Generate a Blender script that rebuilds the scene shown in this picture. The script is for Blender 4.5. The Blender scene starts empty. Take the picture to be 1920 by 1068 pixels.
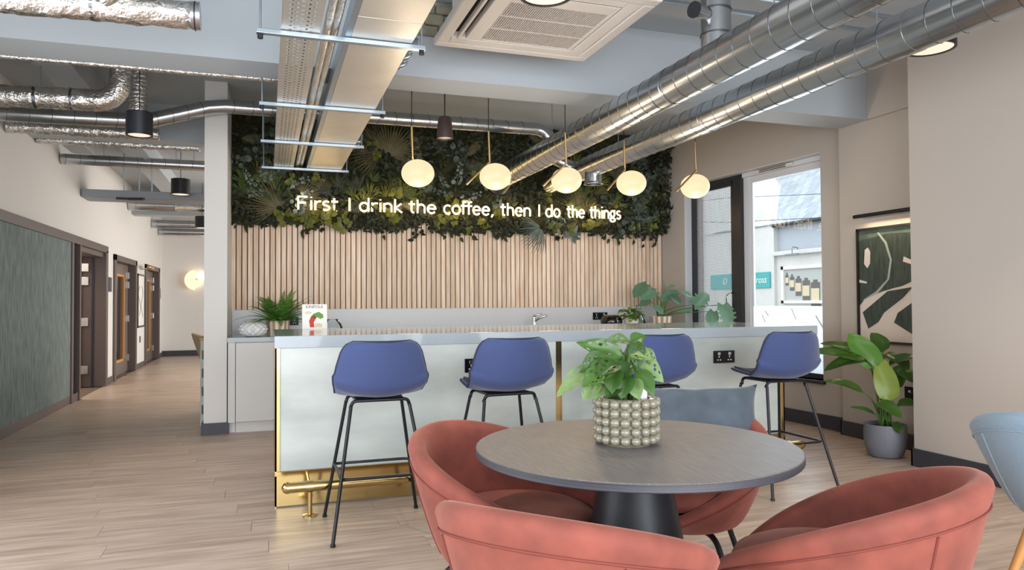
import bpy, math, random
from mathutils import Matrix, Vector
random.seed(7)
R = math.radians
sc = bpy.context.scene
COL = sc.collection

# ------------------------------------------------------------------ camera
FPX = 1357.0
cam_d = bpy.data.cameras.new('camera'); cam = bpy.data.objects.new('camera', cam_d); COL.objects.link(cam)
cam_d.sensor_fit = 'HORIZONTAL'; cam_d.sensor_width = 36.0; cam_d.lens = 36.0 * FPX / 1920.0
cam_d.clip_start = 0.05; cam_d.clip_end = 200
yaw, pit, rol = R(18.705), R(1.284), R(-0.326)
fw = Vector((math.sin(yaw) * math.cos(pit), math.cos(yaw) * math.cos(pit), math.sin(pit)))
r0 = Vector((math.cos(yaw), -math.sin(yaw), 0)); u0 = r0.cross(fw)
rr = r0 * math.cos(rol) + u0 * math.sin(rol); uu = u0 * math.cos(rol) - r0 * math.sin(rol)
cam.matrix_world = Matrix(((rr.x, uu.x, -fw.x, 0), (rr.y, uu.y, -fw.y, 0), (rr.z, uu.z, -fw.z, 1.22), (0, 0, 0, 1)))
sc.camera = cam

# ------------------------------------------------------------------ world, daylight, exposure
w = bpy.data.worlds.new('sky'); sc.world = w; w.use_nodes = True
bg = w.node_tree.nodes['Background']; bg.inputs[0].default_value = (0.86, 0.93, 1.0, 1); bg.inputs[1].default_value = 2.2
sc.view_settings.view_transform = 'Standard'; sc.view_settings.look = 'None'
sc.view_settings.gamma = 1.0; sc.view_settings.use_curve_mapping = False; sc.view_settings.exposure = 0.2
sc.cycles.max_bounces = 8; sc.cycles.diffuse_bounces = 4; sc.cycles.glossy_bounces = 4; sc.cycles.transparent_max_bounces = 16
sc.cycles.caustics_reflective = False; sc.cycles.caustics_refractive = False; sc.cycles.sample_clamp_indirect = 4.0
sc.cycles.use_denoising = True

def area(name, loc, rot, sx, sy, e, col):
    l = bpy.data.lights.new(name, 'AREA'); l.shape = 'RECTANGLE'; l.size = sx; l.size_y = sy; l.energy = e; l.color = col
    o = bpy.data.objects.new(name, l); COL.objects.link(o); o.location = loc; o.rotation_euler = rot
    return o
DAY = (0.89, 0.945, 1.0)
area('daylight_shopfront', (0.9, -2.75, 1.55), (R(90), 0, 0), 6.2, 2.6, 330, DAY)           # the shop windows behind the camera
area('side_fill_light', (-2.6, 2.2, 1.6), (R(90), 0, R(-90)), 4.6, 2.2, 110, DAY)        # added daylight-coloured fill left of the camera, no window known there
area('daylight_street_window', (5.75, 6.75, 1.75), (R(90), 0, R(94)), 2.4, 2.4, 60, DAY)      # outside the window in view
area('daylight_back_lounge', (3.1, 13.5, 1.6), (R(90), 0, R(90)), 6.5, 2.2, 210, (1.0, 0.94, 0.86))   # window of the lounge behind the kitchen wall

# ------------------------------------------------------------------ helpers
class MB:
    def __init__(s): s.v = []; s.f = []
    def add(s, vs, fs, M=None):
        n = len(s.v)
        s.v += [tuple(M @ Vector(p)) if M else tuple(p) for p in vs]
        s.f += [tuple(n + i for i in f) for f in fs]
        return s
    def box(s, x0, x1, y0, y1, z0, z1, M=None):
        return s.add([(x0, y0, z0), (x1, y0, z0), (x1, y1, z0), (x0, y1, z0), (x0, y0, z1), (x1, y0, z1), (x1, y1, z1), (x0, y1, z1)],
                     [(0, 3, 2, 1), (4, 5, 6, 7), (0, 1, 5, 4), (1, 2, 6, 5), (2, 3, 7, 6), (3, 0, 4, 7)], M)
    def tube(s, path, rad, n=10, caps=True, closed=False, flat=1.0, up=None):
        P = [Vector(p) for p in path]; m = len(P); vs = []; fs = []
        if not isinstance(rad, (list, tuple)): rad = [rad] * m
        prev = None
        for i in range(m):
            a = P[i - 1] if (i > 0 or closed) else P[i]; b = P[(i + 1) % m] if (i < m - 1 or closed) else P[i]
            t = (b - a).normalized()
            if prev is None:
                h = Vector(up) if up else (Vector((0, 0, 1)) if abs(t.z) < 0.9 else Vector((1, 0, 0)))
            else: h = prev
            e1 = (h - t * h.dot(t)).normalized(); e2 = t.cross(e1); prev = e1
            for k in range(n):
                q = 2 * math.pi * k / n
                vs.append(P[i] + e1 * (rad[i] * math.cos(q) * flat) + e2 * (rad[i] * math.sin(q)))
        mm = m if closed else m - 1
        for i in range(mm):
            j = (i + 1) % m
            for k in range(n):
                l = (k + 1) % n
                fs.append((i * n + k, i * n + l, j * n + l, j * n + k))
        if caps and not closed:
            fs.append(tuple(reversed(range(n)))); fs.append(tuple((m - 1) * n + k for k in range(n)))
        return s.add(vs, fs)
    def lathe(s, prof, n=32, c=(0, 0, 0), sx=1.0, sy=1.0, M=None, close=False):
        vs = []; fs = []; m = len(prof)
        for r_, z in prof:
            for k in range(n):
                q = 2 * math.pi * k / n
                vs.append((c[0] + r_ * sx * math.cos(q), c[1] + r_ * sy * math.sin(q), c[2] + z))
        mm = m if close else m - 1
        for i in range(mm):
            j = (i + 1) % m
            for k in range(n):
                l = (k + 1) % n
                fs.append((i * n + k, i * n + l, j * n + l, j * n + k))
        return s.add(vs, fs, M)
    def grid(s, fn, nu, nv, cu=False, cv=False, skip=None, M=None):
        vs = [fn(i / nu, j / nv) for i in range(nu + (0 if cu else 1)) for j in range(nv + (0 if cv else 1))]
        b = nv + (0 if cv else 1); a = nu + (0 if cu else 1); fs = []
        for i in range(nu):
            for j in range(nv):
                if skip and skip(i, j): continue
                i2 = (i + 1) % a; j2 = (j + 1) % b
                fs.append((i * b + j, i2 * b + j, i2 * b + j2, i * b + j2))
        return s.add(vs, fs, M)
    def prism(s, poly, z0, z1, M=None):      # poly in xy, extruded along z
        n = len(poly)
        return s.add([(x, y, z0) for x, y in poly] + [(x, y, z1) for x, y in poly],
                     [tuple(reversed(range(n))), tuple(range(n, 2 * n))] + [(i, (i + 1) % n, n + (i + 1) % n, n + i) for i in range(n)], M)

def arc_path(pts, rad, n=6):
    """polyline with rounded corners"""
    P = [Vector(p) for p in pts]; out = [P[0]]
    for i in range(1, len(P) - 1):
        a = (P[i - 1] - P[i]); b = (P[i + 1] - P[i]); d = min(rad, a.length * .49, b.length * .49)
        p0 = P[i] + a.normalized() * d; p2 = P[i] + b.normalized() * d
        for k in range(n + 1):
            t = k / n; out.append(p0 * (1 - t) ** 2 + P[i] * 2 * t * (1 - t) + p2 * t * t)
    out.append(P[-1]); return out

def xf(parent):
    return parent.matrix_basis if parent else Matrix.Identity(4)

def mesh_of(mb, name, smooth=False, M=None):
    me = bpy.data.meshes.new(name); me.from_pydata([tuple(M @ Vector(p)) for p in mb.v] if M else mb.v, [], mb.f); me.update()
    if smooth: me.polygons.foreach_set('use_smooth', [True] * len(me.polygons))
    return me

def O(name, mb, mat, parent=None, smooth=False, bevel=0, world=False, subsurf=0, label=None, auto=None):
    """one mesh object; world=True: vertices given in world space although parented"""
    if isinstance(mb, MB):
        M = None
        if world and parent:
            M4 = Matrix.Identity(4); p = parent
            while p: M4 = p.matrix_basis @ M4; p = p.parent
            M = M4.inverted()
        if not parent and mb.v:
            xs = [p[0] for p in mb.v]; ys = [p[1] for p in mb.v]; zs = [p[2] for p in mb.v]
            base = Vector(((min(xs) + max(xs)) / 2, (min(ys) + max(ys)) / 2, min(zs))); M = Matrix.Translation(-base)
        me = mesh_of(mb, name, smooth, M)
    else: me = mb
    o = bpy.data.objects.new(name, me); COL.objects.link(o)
    if isinstance(mb, MB) and not parent and mb.v: o.location = base
    if mat and not me.materials: me.materials.append(mat)
    if parent: o.parent = parent
    if bevel:
        b = o.modifiers.new('bevel', 'BEVEL'); b.width = bevel; b.segments = 2; b.limit_method = 'ANGLE'; b.angle_limit = R(40)
    if subsurf:
        b = o.modifiers.new('sub', 'SUBSURF'); b.levels = subsurf; b.render_levels = subsurf
    if smooth and auto:
        me.set_sharp_from_angle(angle=R(auto))
    if label: o['label'] = label
    return o

def tag(o, label, cat, group=None):
    o['label'] = label; o['category'] = cat
    if group: o['group'] = group
    return o
def T(name, label, cat, loc=(0, 0, 0), rz=0, group=None):
    o = bpy.data.objects.new(name, None); COL.objects.link(o); o.empty_display_size = .1
    o.matrix_basis = Matrix.Translation(loc) @ Matrix.Rotation(rz, 4, 'Z')
    return tag(o, label, cat, group)
def S(name, mb, mat, parent=None, label=None, cat=None, **k):
    o = O(name, mb, mat, parent, **k)
    if not parent: o['kind'] = 'structure'
    if label: o['label'] = label
    if cat: o['category'] = cat
    return o
def copy_tree(o, parent=None):
    c = o.copy(); COL.objects.link(c); c.parent = parent
    for ch in list(o.children): copy_tree(ch, c)
    return c

# ------------------------------------------------------------------ materials
def lin(h):
    h = h.lstrip('#'); c = [int(h[i:i + 2], 16) / 255 for i in (0, 2, 4)]
    return tuple(x / 12.92 if x <= .04045 else ((x + .055) / 1.055) ** 2.4 for x in c) + (1,)
MATS = {}
def base(name):
    m = bpy.data.materials.new(name); m.use_nodes = True; MATS[name] = m
    nt = m.node_tree; return m, nt, nt.nodes['Principled BSDF']
def N(nt, t, **k):
    n = nt.nodes.new(t)
    for a, b in k.items():
        if a.startswith('i_'): n.inputs[a[2:].replace('_', ' ')].default_value = b
        else: setattr(n, a, b)
    return n
def mk(name, col, rough=.5, metal=0, var=0, vscale=4, bump=0, bscale=60, sheen=0, col2=None, stretch=(1, 1, 1), coords='Object', emit=None, estr=0, trans=0, ior=1.45, coat=0, rnd=0, spec=None, detail=4):
    m, nt, p = base(name); L = nt.links.new
    c = lin(col); p.inputs['Base Color'].default_value = c
    p.inputs['Roughness'].default_value = rough; p.inputs['Metallic'].default_value = metal
    if spec is not None: p.inputs['Specular IOR Level'].default_value = spec
    if sheen: p.inputs['Sheen Weight'].default_value = sheen; p.inputs['Sheen Roughness'].default_value = .4
    if trans: p.inputs['Transmission Weight'].default_value = trans; p.inputs['IOR'].default_value = ior
    if coat: p.inputs['Coat Weight'].default_value = coat; p.inputs['Coat Roughness'].default_value = .08
    if emit: p.inputs['Emission Color'].default_value = lin(emit); p.inputs['Emission Strength'].default_value = estr
    if var or bump or col2:
        tc = N(nt, 'ShaderNodeTexCoord'); mp = N(nt, 'ShaderNodeMapping'); mp.inputs['Scale'].default_value = stretch
        L(tc.outputs[coords], mp.inputs['Vector']); vec = mp.outputs[0]
        if rnd:
            oi = N(nt, 'ShaderNodeObjectInfo'); ml = N(nt, 'ShaderNodeMath', operation='MULTIPLY'); ml.inputs[1].default_value = 37.0
            L(oi.outputs['Random'], ml.inputs[0]); ad = N(nt, 'ShaderNodeVectorMath', operation='ADD'); L(vec, ad.inputs[0]); L(ml.outputs[0], ad.inputs[1]); vec = ad.outputs[0]
        if var or col2:
            nz = N(nt, 'ShaderNodeTexNoise'); nz.inputs['Scale'].default_value = vscale; nz.inputs['Detail'].default_value = detail; L(vec, nz.inputs['Vector'])
            rp = N(nt, 'ShaderNodeValToRGB'); L(nz.outputs['Fac'], rp.inputs['Fac'])
            c2 = lin(col2) if col2 else tuple(min(1, x * (1 + var)) for x in c[:3]) + (1,)
            c1 = c if col2 else tuple(x * (1 - var) for x in c[:3]) + (1,)
            rp.color_ramp.elements[0].position = .32; rp.color_ramp.elements[0].color = c1
            rp.color_ramp.elements[1].position = .68; rp.color_ramp.elements[1].color = c2
            out = rp.outputs[0]
            if rnd:
                hs = N(nt, 'ShaderNodeHueSaturation'); mr = N(nt, 'ShaderNodeMapRange'); mr.inputs['To Min'].default_value = 1 - rnd; mr.inputs['To Max'].default_value = 1 + rnd
                L(oi.outputs['Random'], mr.inputs['Value']); L(mr.outputs[0], hs.inputs['Value']); L(out, hs.inputs['Color']); out = hs.outputs[0]
            L(out, p.inputs['Base Color'])
        if bump:
            nb = N(nt, 'ShaderNodeTexNoise'); nb.inputs['Scale'].default_value = bscale; nb.inputs['Detail'].default_value = 3; L(vec, nb.inputs['Vector'])
            bp = N(nt, 'ShaderNodeBump'); bp.inputs['Strength'].default_value = bump; bp.inputs['Distance'].default_value = .01
            L(nb.outputs['Fac'], bp.inputs['Height']); L(bp.outputs[0], p.inputs['Normal'])
    return m
def emis(name, col, s):
    m, nt, p = base(name); p.inputs['Base Color'].default_value = lin(col); p.inputs['Emission Color'].default_value = lin(col); p.inputs['Emission Strength'].default_value = s; return m
def leafmat(name, a, b, rough=.45, trans=.25, vs=9):
    m, nt, p = base(name); L = nt.links.new
    oi = N(nt, 'ShaderNodeObjectInfo'); ge = N(nt, 'ShaderNodeNewGeometry'); tc = N(nt, 'ShaderNodeTexCoord')
    nz = N(nt, 'ShaderNodeTexNoise'); nz.inputs['Scale'].default_value = vs; L(tc.outputs['Object'], nz.inputs['Vector'])
    ad = N(nt, 'ShaderNodeMath', operation='ADD'); L(ge.outputs['Random Per Island'], ad.inputs[0]); L(nz.outputs['Fac'], ad.inputs[1])
    ad2 = N(nt, 'ShaderNodeMath', operation='ADD'); L(ad.outputs[0], ad2.inputs[0]); L(oi.outputs['Random'], ad2.inputs[1])
    mu = N(nt, 'ShaderNodeMath', operation='MULTIPLY'); mu.inputs[1].default_value = .4; L(ad2.outputs[0], mu.inputs[0])
    rp = N(nt, 'ShaderNodeValToRGB'); rp.color_ramp.elements[0].position = .25; rp.color_ramp.elements[1].position = .8
    rp.color_ramp.elements[0].color = lin(a); rp.color_ramp.elements[1].color = lin(b); L(mu.outputs[0], rp.inputs['Fac'])
    L(rp.outputs[0], p.inputs['Base Color']); p.inputs['Roughness'].default_value = rough
    tr = N(nt, 'ShaderNodeBsdfTranslucent'); L(rp.outputs[0], tr.inputs['Color'])
    mx = N(nt, 'ShaderNodeMixShader'); mx.inputs[0].default_value = trans
    L(p.outputs[0], mx.inputs[1]); L(tr.outputs[0], mx.inputs[2]); L(mx.outputs[0], nt.nodes['Material Output'].inputs[0])
    return m
def glassmat(name, tint=(1, 1, 1), refl=.12, rough=0.0):
    m, nt, p = base(name); L = nt.links.new
    t = N(nt, 'ShaderNodeBsdfTransparent'); t.inputs[0].default_value = tint + (1,)
    g = N(nt, 'ShaderNodeBsdfGlossy'); g.inputs['Roughness'].default_value = rough
    fr = N(nt, 'ShaderNodeLayerWeight'); fr.inputs[0].default_value = refl
    mx = N(nt, 'ShaderNodeMixShader'); L(fr.outputs['Fresnel'], mx.inputs[0]); L(t.outputs[0], mx.inputs[1]); L(g.outputs[0], mx.inputs[2])
    L(mx.outputs[0], nt.nodes['Material Output'].inputs[0]); return m

M_wall = mk('white_paint', '#dedbd7', .85, bump=.02, bscale=180)
M_wall2 = mk('right_wall_paint', '#b8afa7', .85, bump=.02, bscale=180)  # darker, warmer copy of the white wall paint for the right-hand walls
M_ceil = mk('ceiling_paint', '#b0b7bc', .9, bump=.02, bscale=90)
M_plank = mk('oak_vinyl', '#aa9180', .38, col2='#d0bcab', vscale=2.2, stretch=(1.0, 11, 1), rnd=.07, bump=.03, bscale=14, detail=8)
M_floor = mk('floor_screed', '#6d5a48', .8)
M_skirt = mk('charcoal_skirting', '#34353d', .45)
M_brown = mk('brown_frame', '#5c4f4b', .5)
M_fabric = mk('green_grey_wallcovering', '#5e6b6a', .85, col2='#7f8c8a', vscale=22, stretch=(1, 1.3, .25), bump=.12, bscale=30, detail=6)
M_slat = mk('oak_slat', '#d9b899', .55, col2='#f0dac4', vscale=6, stretch=(6, 6, .45), rnd=.12, detail=6)
M_slatback = mk('slat_backing', '#7a563f', .8)
M_moss = mk('moss', '#20220f', .95, col2='#3c3a18', vscale=6, bump=.8, bscale=25)
M_quartz = mk('pale_quartz', '#a8b0b6', .08, var=.02, vscale=40, spec=.22)
M_cab = mk('cabinet_laminate', '#d3d1cf', .5)
M_stonepanel = mk('plaster_panel', '#a6aeaa', .55, col2='#d3d8d3', vscale=2.0, stretch=(.6, 1, 1.6), detail=9)
M_brass = mk('brass', '#cdb278', .14, 1)
M_brassr = mk('satin_brass', '#c9a878', .3, 1)
M_black = mk('black_metal', '#1b1c22', .4, .3)
M_blackm = mk('matt_black', '#101013', .5)
M_graph = mk('graphite_metal', '#2b2d33', .45, .2)
M_galv = mk('galvanised_steel', '#b9bcbf', .24, 1, var=.05, vscale=6, stretch=(1, .2, 1))
M_galvd = mk('galvanised_trough', '#e2ded6', .42, .9, var=.05, vscale=3)
M_seamm = mk('galvanised_seam', '#6d7378', .35, 1)
M_strut = mk('zinc_strut', '#a9b4be', .35, .9)
M_foil = mk('crinkled_foil', '#dedcd8', .26, 1, bump=1.0, bscale=45, var=.1, vscale=18)
M_white = mk('white_plastic', '#dcd6d0', .4)
M_louvre = mk('white_louvre', '#cfc6c0', .5)
M_dark = mk('dark_void', '#1a1513', .9)
M_globe = emis('opal_glass', '#f0d6aa', 1.05); M_globe.node_tree.nodes['Principled BSDF'].inputs['Base Color'].default_value = (.05, .04, .03, 1)
M_neon = emis('neon_tube', '#ffdca0', 9.0)
M_lampg = emis('lamp_lens', '#ecdcc8', .7)
M_blue = mk('blue_wool', '#3d4a75', .9, var=.1, vscale=500, bump=.15, bscale=700, sheen=.3)
M_navy = mk('navy_seat', '#262c45', .8)
M_velvet = mk('coral_velvet', '#87463a', .8, var=.22, vscale=9, sheen=.4)
M_velvet.node_tree.nodes['Principled BSDF'].inputs['Sheen Tint'].default_value = lin('#f0b0a0')
M_velvetd = mk('coral_piping', '#7c3a30', .8)
M_pale = mk('pale_blue_wool', '#8c9fae', .95, var=.12, vscale=300, bump=.15, bscale=500, sheen=.3)
M_cushion = mk('slate_velvet', '#4b5560', .75, var=.25, vscale=7, sheen=.4, bump=.25, bscale=9)
M_tabletop = mk('grey_oak_top', '#67615f', .42, col2='#7d7774', vscale=9, stretch=(16, 1.0, 4), bump=.12, bscale=22, detail=6)
M_tablebase = mk('black_powdercoat', '#1c1e23', .45, bump=.05, bscale=400)
M_pot = mk('glazed_stoneware', '#86806f', .18, var=.08, vscale=12, coat=.4)
M_greypot = mk('grey_pot', '#6f7178', .5)
M_soil = mk('soil', '#2c2119', .95, bump=.6, bscale=60)
M_leafA = leafmat('leaf_adansonii', '#1b3812', '#466c26', .4, .15)
M_leafA2 = leafmat('leaf_adansonii_pale', '#385c26', '#7b955a', .4, .15, 40)
M_leafP = leafmat('leaf_paddle', '#1d3018', '#4a6e2c', .28, .2, 5)
M_leafP2 = leafmat('leaf_paddle_bright', '#3a6a20', '#689a38', .3, .3, 5)
M_leafY2 = leafmat('leaf_paddle_lime', '#5f7f26', '#97a83f', .35, .3, 9)
M_leafY = leafmat('leaf_lime', '#6a8a1f', '#a3b83a', .4, .4)
M_fern = leafmat('leaf_fern', '#27581f', '#74a845', .5, .25)
M_monst = leafmat('leaf_monstera', '#31543a', '#7da487', .35, .3)
M_dkgreen = leafmat('leaf_dark_green', '#15190f', '#33381f', .55, .12)
M_eucal = leafmat('leaf_eucalyptus', '#49544c', '#8d988c', .6, .12)
M_palmd = leafmat('leaf_dried_palm', '#46422c', '#777050', .6, .15)
M_tuft = leafmat('leaf_tuft', '#2c3a18', '#5c6b34', .55, .2)
M_olive = leafmat('leaf_olive', '#434618', '#777a33', .5, .25)
M_stem = mk('green_stem', '#4d6b2e', .5)
M_ftrim = mk('anthracite_frame', '#2b2b2f', .4)
M_jamb = mk('jamb_white', '#d5d8de', .6)
M_glass = glassmat('window_glass', (.97, .985, .985), .15)
M_clear = glassmat('clear_glass', (.95, .97, .97), .2)
M_smoke = glassmat('smoked_glass', (.42, .34, .3), .4)
M_dglass = mk('dark_glazing', '#15181a', .05, coat=.5)
M_oakedge = mk('oak_lipping', '#c98f4f', .5)
M_door = mk('bronze_door', '#6a5f58', .5)
M_chrome = mk('chrome', '#d8dadd', .1, 1)
M_paper = mk('paper_white', '#e9e5df', .7)
M_red = mk('print_red', '#c2392c', .7)
M_ink = mk('print_ink', '#6b665f', .8)
M_tan = mk('print_tan', '#dcc9a6', .8)
M_teal = mk('teal_sign', '#3fa6a3', .6)
M_render = mk('white_render', '#d6d3cd', .9, var=.04, vscale=12)
M_rend2 = mk('grey_render', '#b2b7bd', .9)
M_slate = mk('roof_slate', '#a3aab0', .8, var=.06, vscale=2, rnd=.14)
M_brick = mk('pink_brick', '#9c7f7d', .9, var=.1, vscale=20)
M_grey = mk('street_grey', '#8a8d90', .9)
M_frost, _nt, _p = base('frosted_film')
_tr = N(_nt, 'ShaderNodeBsdfTranslucent'); _tr.inputs[0].default_value = lin('#eef2f6'); _p.inputs['Base Color'].default_value = lin('#dfe5ea')
_mx = N(_nt, 'ShaderNodeMixShader'); _mx.inputs[0].default_value = .75
_nt.links.new(_p.outputs[0], _mx.inputs[1]); _nt.links.new(_tr.outputs[0], _mx.inputs[2]); _nt.links.new(_mx.outputs[0], _nt.nodes['Material Output'].inputs[0])
M_stripeA = mk('stripe_tan', '#b48a68', .7)
M_stripeW = mk('stripe_white', '#e3dcd2', .6)
M_vase = mk('white_ceramic', '#dcdedd', .25, coat=.3)
M_socket = mk('black_nickel', '#2a2c33', .15, .8)
M_beige = mk('beige_shell', '#b9a382', .6)
M_stone = mk('rubble_stone', '#8f8b78', .95, var=.2, vscale=9, bump=.5, bscale=20)
M_disc = emis('disc_lamp_glow', '#f6dcb8', .75)
M_discw = mk('disc_lamp_white', '#e6dccf', .5)

WX = lambda y: 5.03 - .0786 * (y - 5.4)       # the slightly skewed window wall
CZ = 3.3; XL = -2.28; YB = 8.2; YE = 18.3; XP = 4.49

# ------------------------------------------------------------------ structure: floor
m = MB().box(-3.6, 7.5, -3.0, YE + .3, -.12, -.008)
floor = S('floor', m, M_floor)
pw, pl = .19, 1.45
me_plank = mesh_of(MB().box(0, pl - .0018, 0, pw - .0018, -.008, 0), 'plank')
me_plank.materials.append(M_plank)
def plank(x, y, L):
    me = me_plank
    if abs(L - pl) > .01: me = mesh_of(MB().box(0, L - .0018, 0, pw - .0018, -.008, 0), 'plank'); me.materials.append(M_plank)
    o = bpy.data.objects.new('plank', me); COL.objects.link(o); o.parent = floor
    o.matrix_parent_inverse = floor.matrix_basis.inverted(); o.location = (x, y, 0); return o
rest = MB(); nplank = 0
row = 0; y = 1.1
while y < YE:
    x0 = XL; x1 = 5.1 if y < 8.3 else 3.2
    off = -((row * .53) % 1.0) * pl
    x = x0 + off
    while x < x1:
        a = max(x, x0); b = min(x + pl, x1)
        if b - a > .05:
            # in view: the camera's field
            vis = (y > 2.2 and a < 1.12 * y + .2 and b > -.31 * y - .3) and not (y > 8.3 and a > -.3)
            if vis and nplank < 296: plank(a, y, b - a); nplank += 1
            else: rest.box(a, b - .0018, y, y + pw - .0018, -.008, 0)
        x += pl
    y += pw; row += 1
y = -2.9
while y < 1.05: rest.box(XL, 5.1, y, y + pw - .0018, -.008, 0); y += pw
o = O('outer_planks', rest, M_plank, floor, world=True); o['kind'] = 'stuff'

# ------------------------------------------------------------------ structure: ceiling, beams, walls
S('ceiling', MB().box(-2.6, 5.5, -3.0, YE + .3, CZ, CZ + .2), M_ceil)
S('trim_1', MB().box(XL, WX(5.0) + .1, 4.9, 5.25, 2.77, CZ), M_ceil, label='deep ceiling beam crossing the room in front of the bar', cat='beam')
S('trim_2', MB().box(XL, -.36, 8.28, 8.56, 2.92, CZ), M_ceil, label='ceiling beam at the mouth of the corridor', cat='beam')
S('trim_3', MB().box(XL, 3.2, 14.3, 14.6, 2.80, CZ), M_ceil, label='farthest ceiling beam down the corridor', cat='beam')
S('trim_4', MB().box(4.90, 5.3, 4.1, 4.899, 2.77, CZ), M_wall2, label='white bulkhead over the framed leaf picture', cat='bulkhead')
for i, (xa, xb, ya, yb) in enumerate(((-1.72, -1.45, 5.26, 8.27), (-1.68, -1.42, 8.57, 14.29), (-2.27, -2.05, 8.57, 10.2))):
    S('trim_%d' % (5 + i), MB().box(xa, xb, ya, yb, 3.08, CZ), M_ceil,
      label=['lengthwise ceiling rib behind the thin foil pipe', 'lengthwise ceiling rib along the corridor', 'short ceiling rib against the left corridor wall'][i], cat='beam')

# patch of rubble stone left bare on the beam
bm1 = bpy.data.objects['trim_1']
for i, (xa, xb, za, zb) in enumerate(((.84, .96, 3.06, 3.13), (.965, 1.12, 3.055, 3.125), (1.125, 1.27, 3.05, 3.135), (.86, 1.02, 3.137, 3.20), (1.025, 1.16, 3.13, 3.21), (1.165, 1.3, 3.14, 3.20), (.83, .93, 3.205, 3.28), (.935, 1.1, 3.21, 3.285), (1.105, 1.28, 3.21, 3.28))):
    O('stone', MB().box(xa, xb, 4.875 - .012 * (i % 3), 4.905, za, zb), M_stone, bm1, world=True, bevel=.015)

# left wall with three door openings
xo = XL - .32
lw = MB()
segs = [(-3.0, 0.0), (4.6, 10.12), (12.06, 12.85), (14.62, 15.92), (17.6, YE)]
lw.box(xo, XL, -3, YE, 2.0, CZ)
lw.box(xo, XL, 0.0, 4.6, 0, .5)
lw.box(xo, XL, -3, 0.0, 0, 2.0)
for a, b in segs[1:]: lw.box(xo, XL, a, b, 0, 2.0)
wl = S('wall_left', lw, M_wall)
S('wall_end', MB().box(-2.6, 3.4, YE, YE + .2, 0, CZ), M_wall)
# kitchen back wall + pillar (wall end)
wb = S('wall_back', MB().box(-.36, 5.2, YB + .03, YB + .25, 0, CZ), M_wall)
S('wall_pillar', MB().box(-.555, -.355, 7.29, YB + .25, 0, CZ), M_wall)
S('baseboard_pillar', MB().box(-.575, -.335, 7.27, 7.292, 0, .105).box(-.575, -.553, 7.29, 8.45, 0, .105), M_skirt, bevel=.002)
# lounge behind the kitchen wall: right wall with window opening
S('wall_lounge', MB().box(3.2, 3.4, YB + .25, 10.0, 0, CZ).box(3.2, 3.4, 17.0, YE, 0, CZ).box(3.2, 3.4, 10, 17, 2.75, CZ).box(3.2, 3.4, 10, 17, 0, .4), M_wall)
# shop front behind the camera
S('wall_front', MB().box(-2.6, 5.2, -3.0, -2.8, 2.9, CZ).box(-2.6, 5.2, -3.0, -2.8, 0, .2).box(-2.6, -2.3, -3, -2.8, 0, CZ).box(4.1, 5.2, -3, -2.8, 0, CZ), M_wall)

# window wall (skewed), local frame: u along the wall towards the back, n outwards
th = math.atan(.0786); MW = Matrix.Translation((5.03, 5.4, 0)) @ Matrix.Rotation(R(90) + th, 4, 'Z')   # local x = along wall (+Y), local y = -outwards
def WB(mb, s0, s1, n0, n1, z0, z1): return mb.box(s0, s1, -n1, -n0, z0, z1, MW)     # n: outwards distance from the face
s_near, s_far, zs, zh = .19, 2.315, .445, 2.63
ww = MB(); WB(ww, -.15, s_near, 0, .22, 0, CZ); WB(ww, s_far, 2.95, 0, .22, 0, CZ); WB(ww, s_near, s_far, 0, .22, zh, CZ); WB(ww, s_near, s_far, 0, .22, 0, zs)
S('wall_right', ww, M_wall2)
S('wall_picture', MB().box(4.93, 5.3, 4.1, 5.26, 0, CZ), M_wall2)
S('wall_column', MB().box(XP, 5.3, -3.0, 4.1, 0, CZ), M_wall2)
bb = MB(); WB(bb, -.14, 2.8, -.015, 0, 0, .13)
S('baseboard_window', bb, M_skirt, bevel=.002)
S('baseboard_picture', MB().box(4.915, 4.93, 4.1, 5.275, 0, .13).box(4.915, 5.05, 5.26, 5.275, 0, .13), M_skirt, bevel=.002)
S('baseboard_column', MB().box(XP - .016, XP, -2.8, 4.116, 0, .13).box(XP - .016, 4.93, 4.1, 4.116, 0, .13), M_skirt, bevel=.002)
S('baseboard_end', MB().box(-2.28, 3.2, YE - .015, YE, 0, .13), M_skirt)
S('baseboard_left', MB().box(XL, XL + .014, 4.6, 10.52, 0, .1).box(XL, XL + .014, 12.2, 12.7, 0, .1).box(XL, XL + .014, 14.75, 15.8, 0, .1).box(XL, XL + .014, 17.75, YE - .02, 0, .1), M_brown, bevel=.002)
# window reveal lining, sill
rv = MB(); WB(rv, s_far - .004, s_far, .0, .12, zs, zh); WB(rv, s_near, s_far, 0, .12, zh - .004, zh)
S('trim_8', rv, M_jamb)
sl = MB(); WB(sl, s_near - .03, s_far, -.03, .14, zs - .03, zs)
S('trim_9', sl, M_ftrim, bevel=.003)

# window: frame, casement with mesh and handle, fixed pane, trickle vent
win = bpy.data.objects.new('window_1', None); COL.objects.link(win); win['kind'] = 'structure'; win.matrix_basis = MW
win['label'] = 'tall dark framed street window beside the bar'
def WO(name, boxes, mat, parent=None, **k):
    mb = MB()
    for b in boxes: WB(mb, *b)
    return O(name, mb, mat, parent or win, world=True, **k)
g0, g1 = .10, .17
s_m = 1.40      # mullion centre
WO('window_frame', [(s_near, s_near + .03, g0, g1, zs, zh), (s_far - .05, s_far, g0, g1, zs, zh), (s_m, s_far, g0, g1, zh - .05, zh), (s_near, s_far, g0, g1, zs, zs + .05)], M_ftrim, bevel=.003)
WO('head_frame', [(s_near, s_m, g0, g1, zh - .05, zh)], M_jamb, bevel=.003)
WO('mullion', [(s_m, s_m + .13, g0 - .02, g1, zs + .05, zh - .05)], M_ftrim, bevel=.003)
WO('mullion_trim', [(s_m - .09, s_m, g0 + .02, g1, zs + .05, zh - .05)], M_jamb, bevel=.003)
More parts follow.
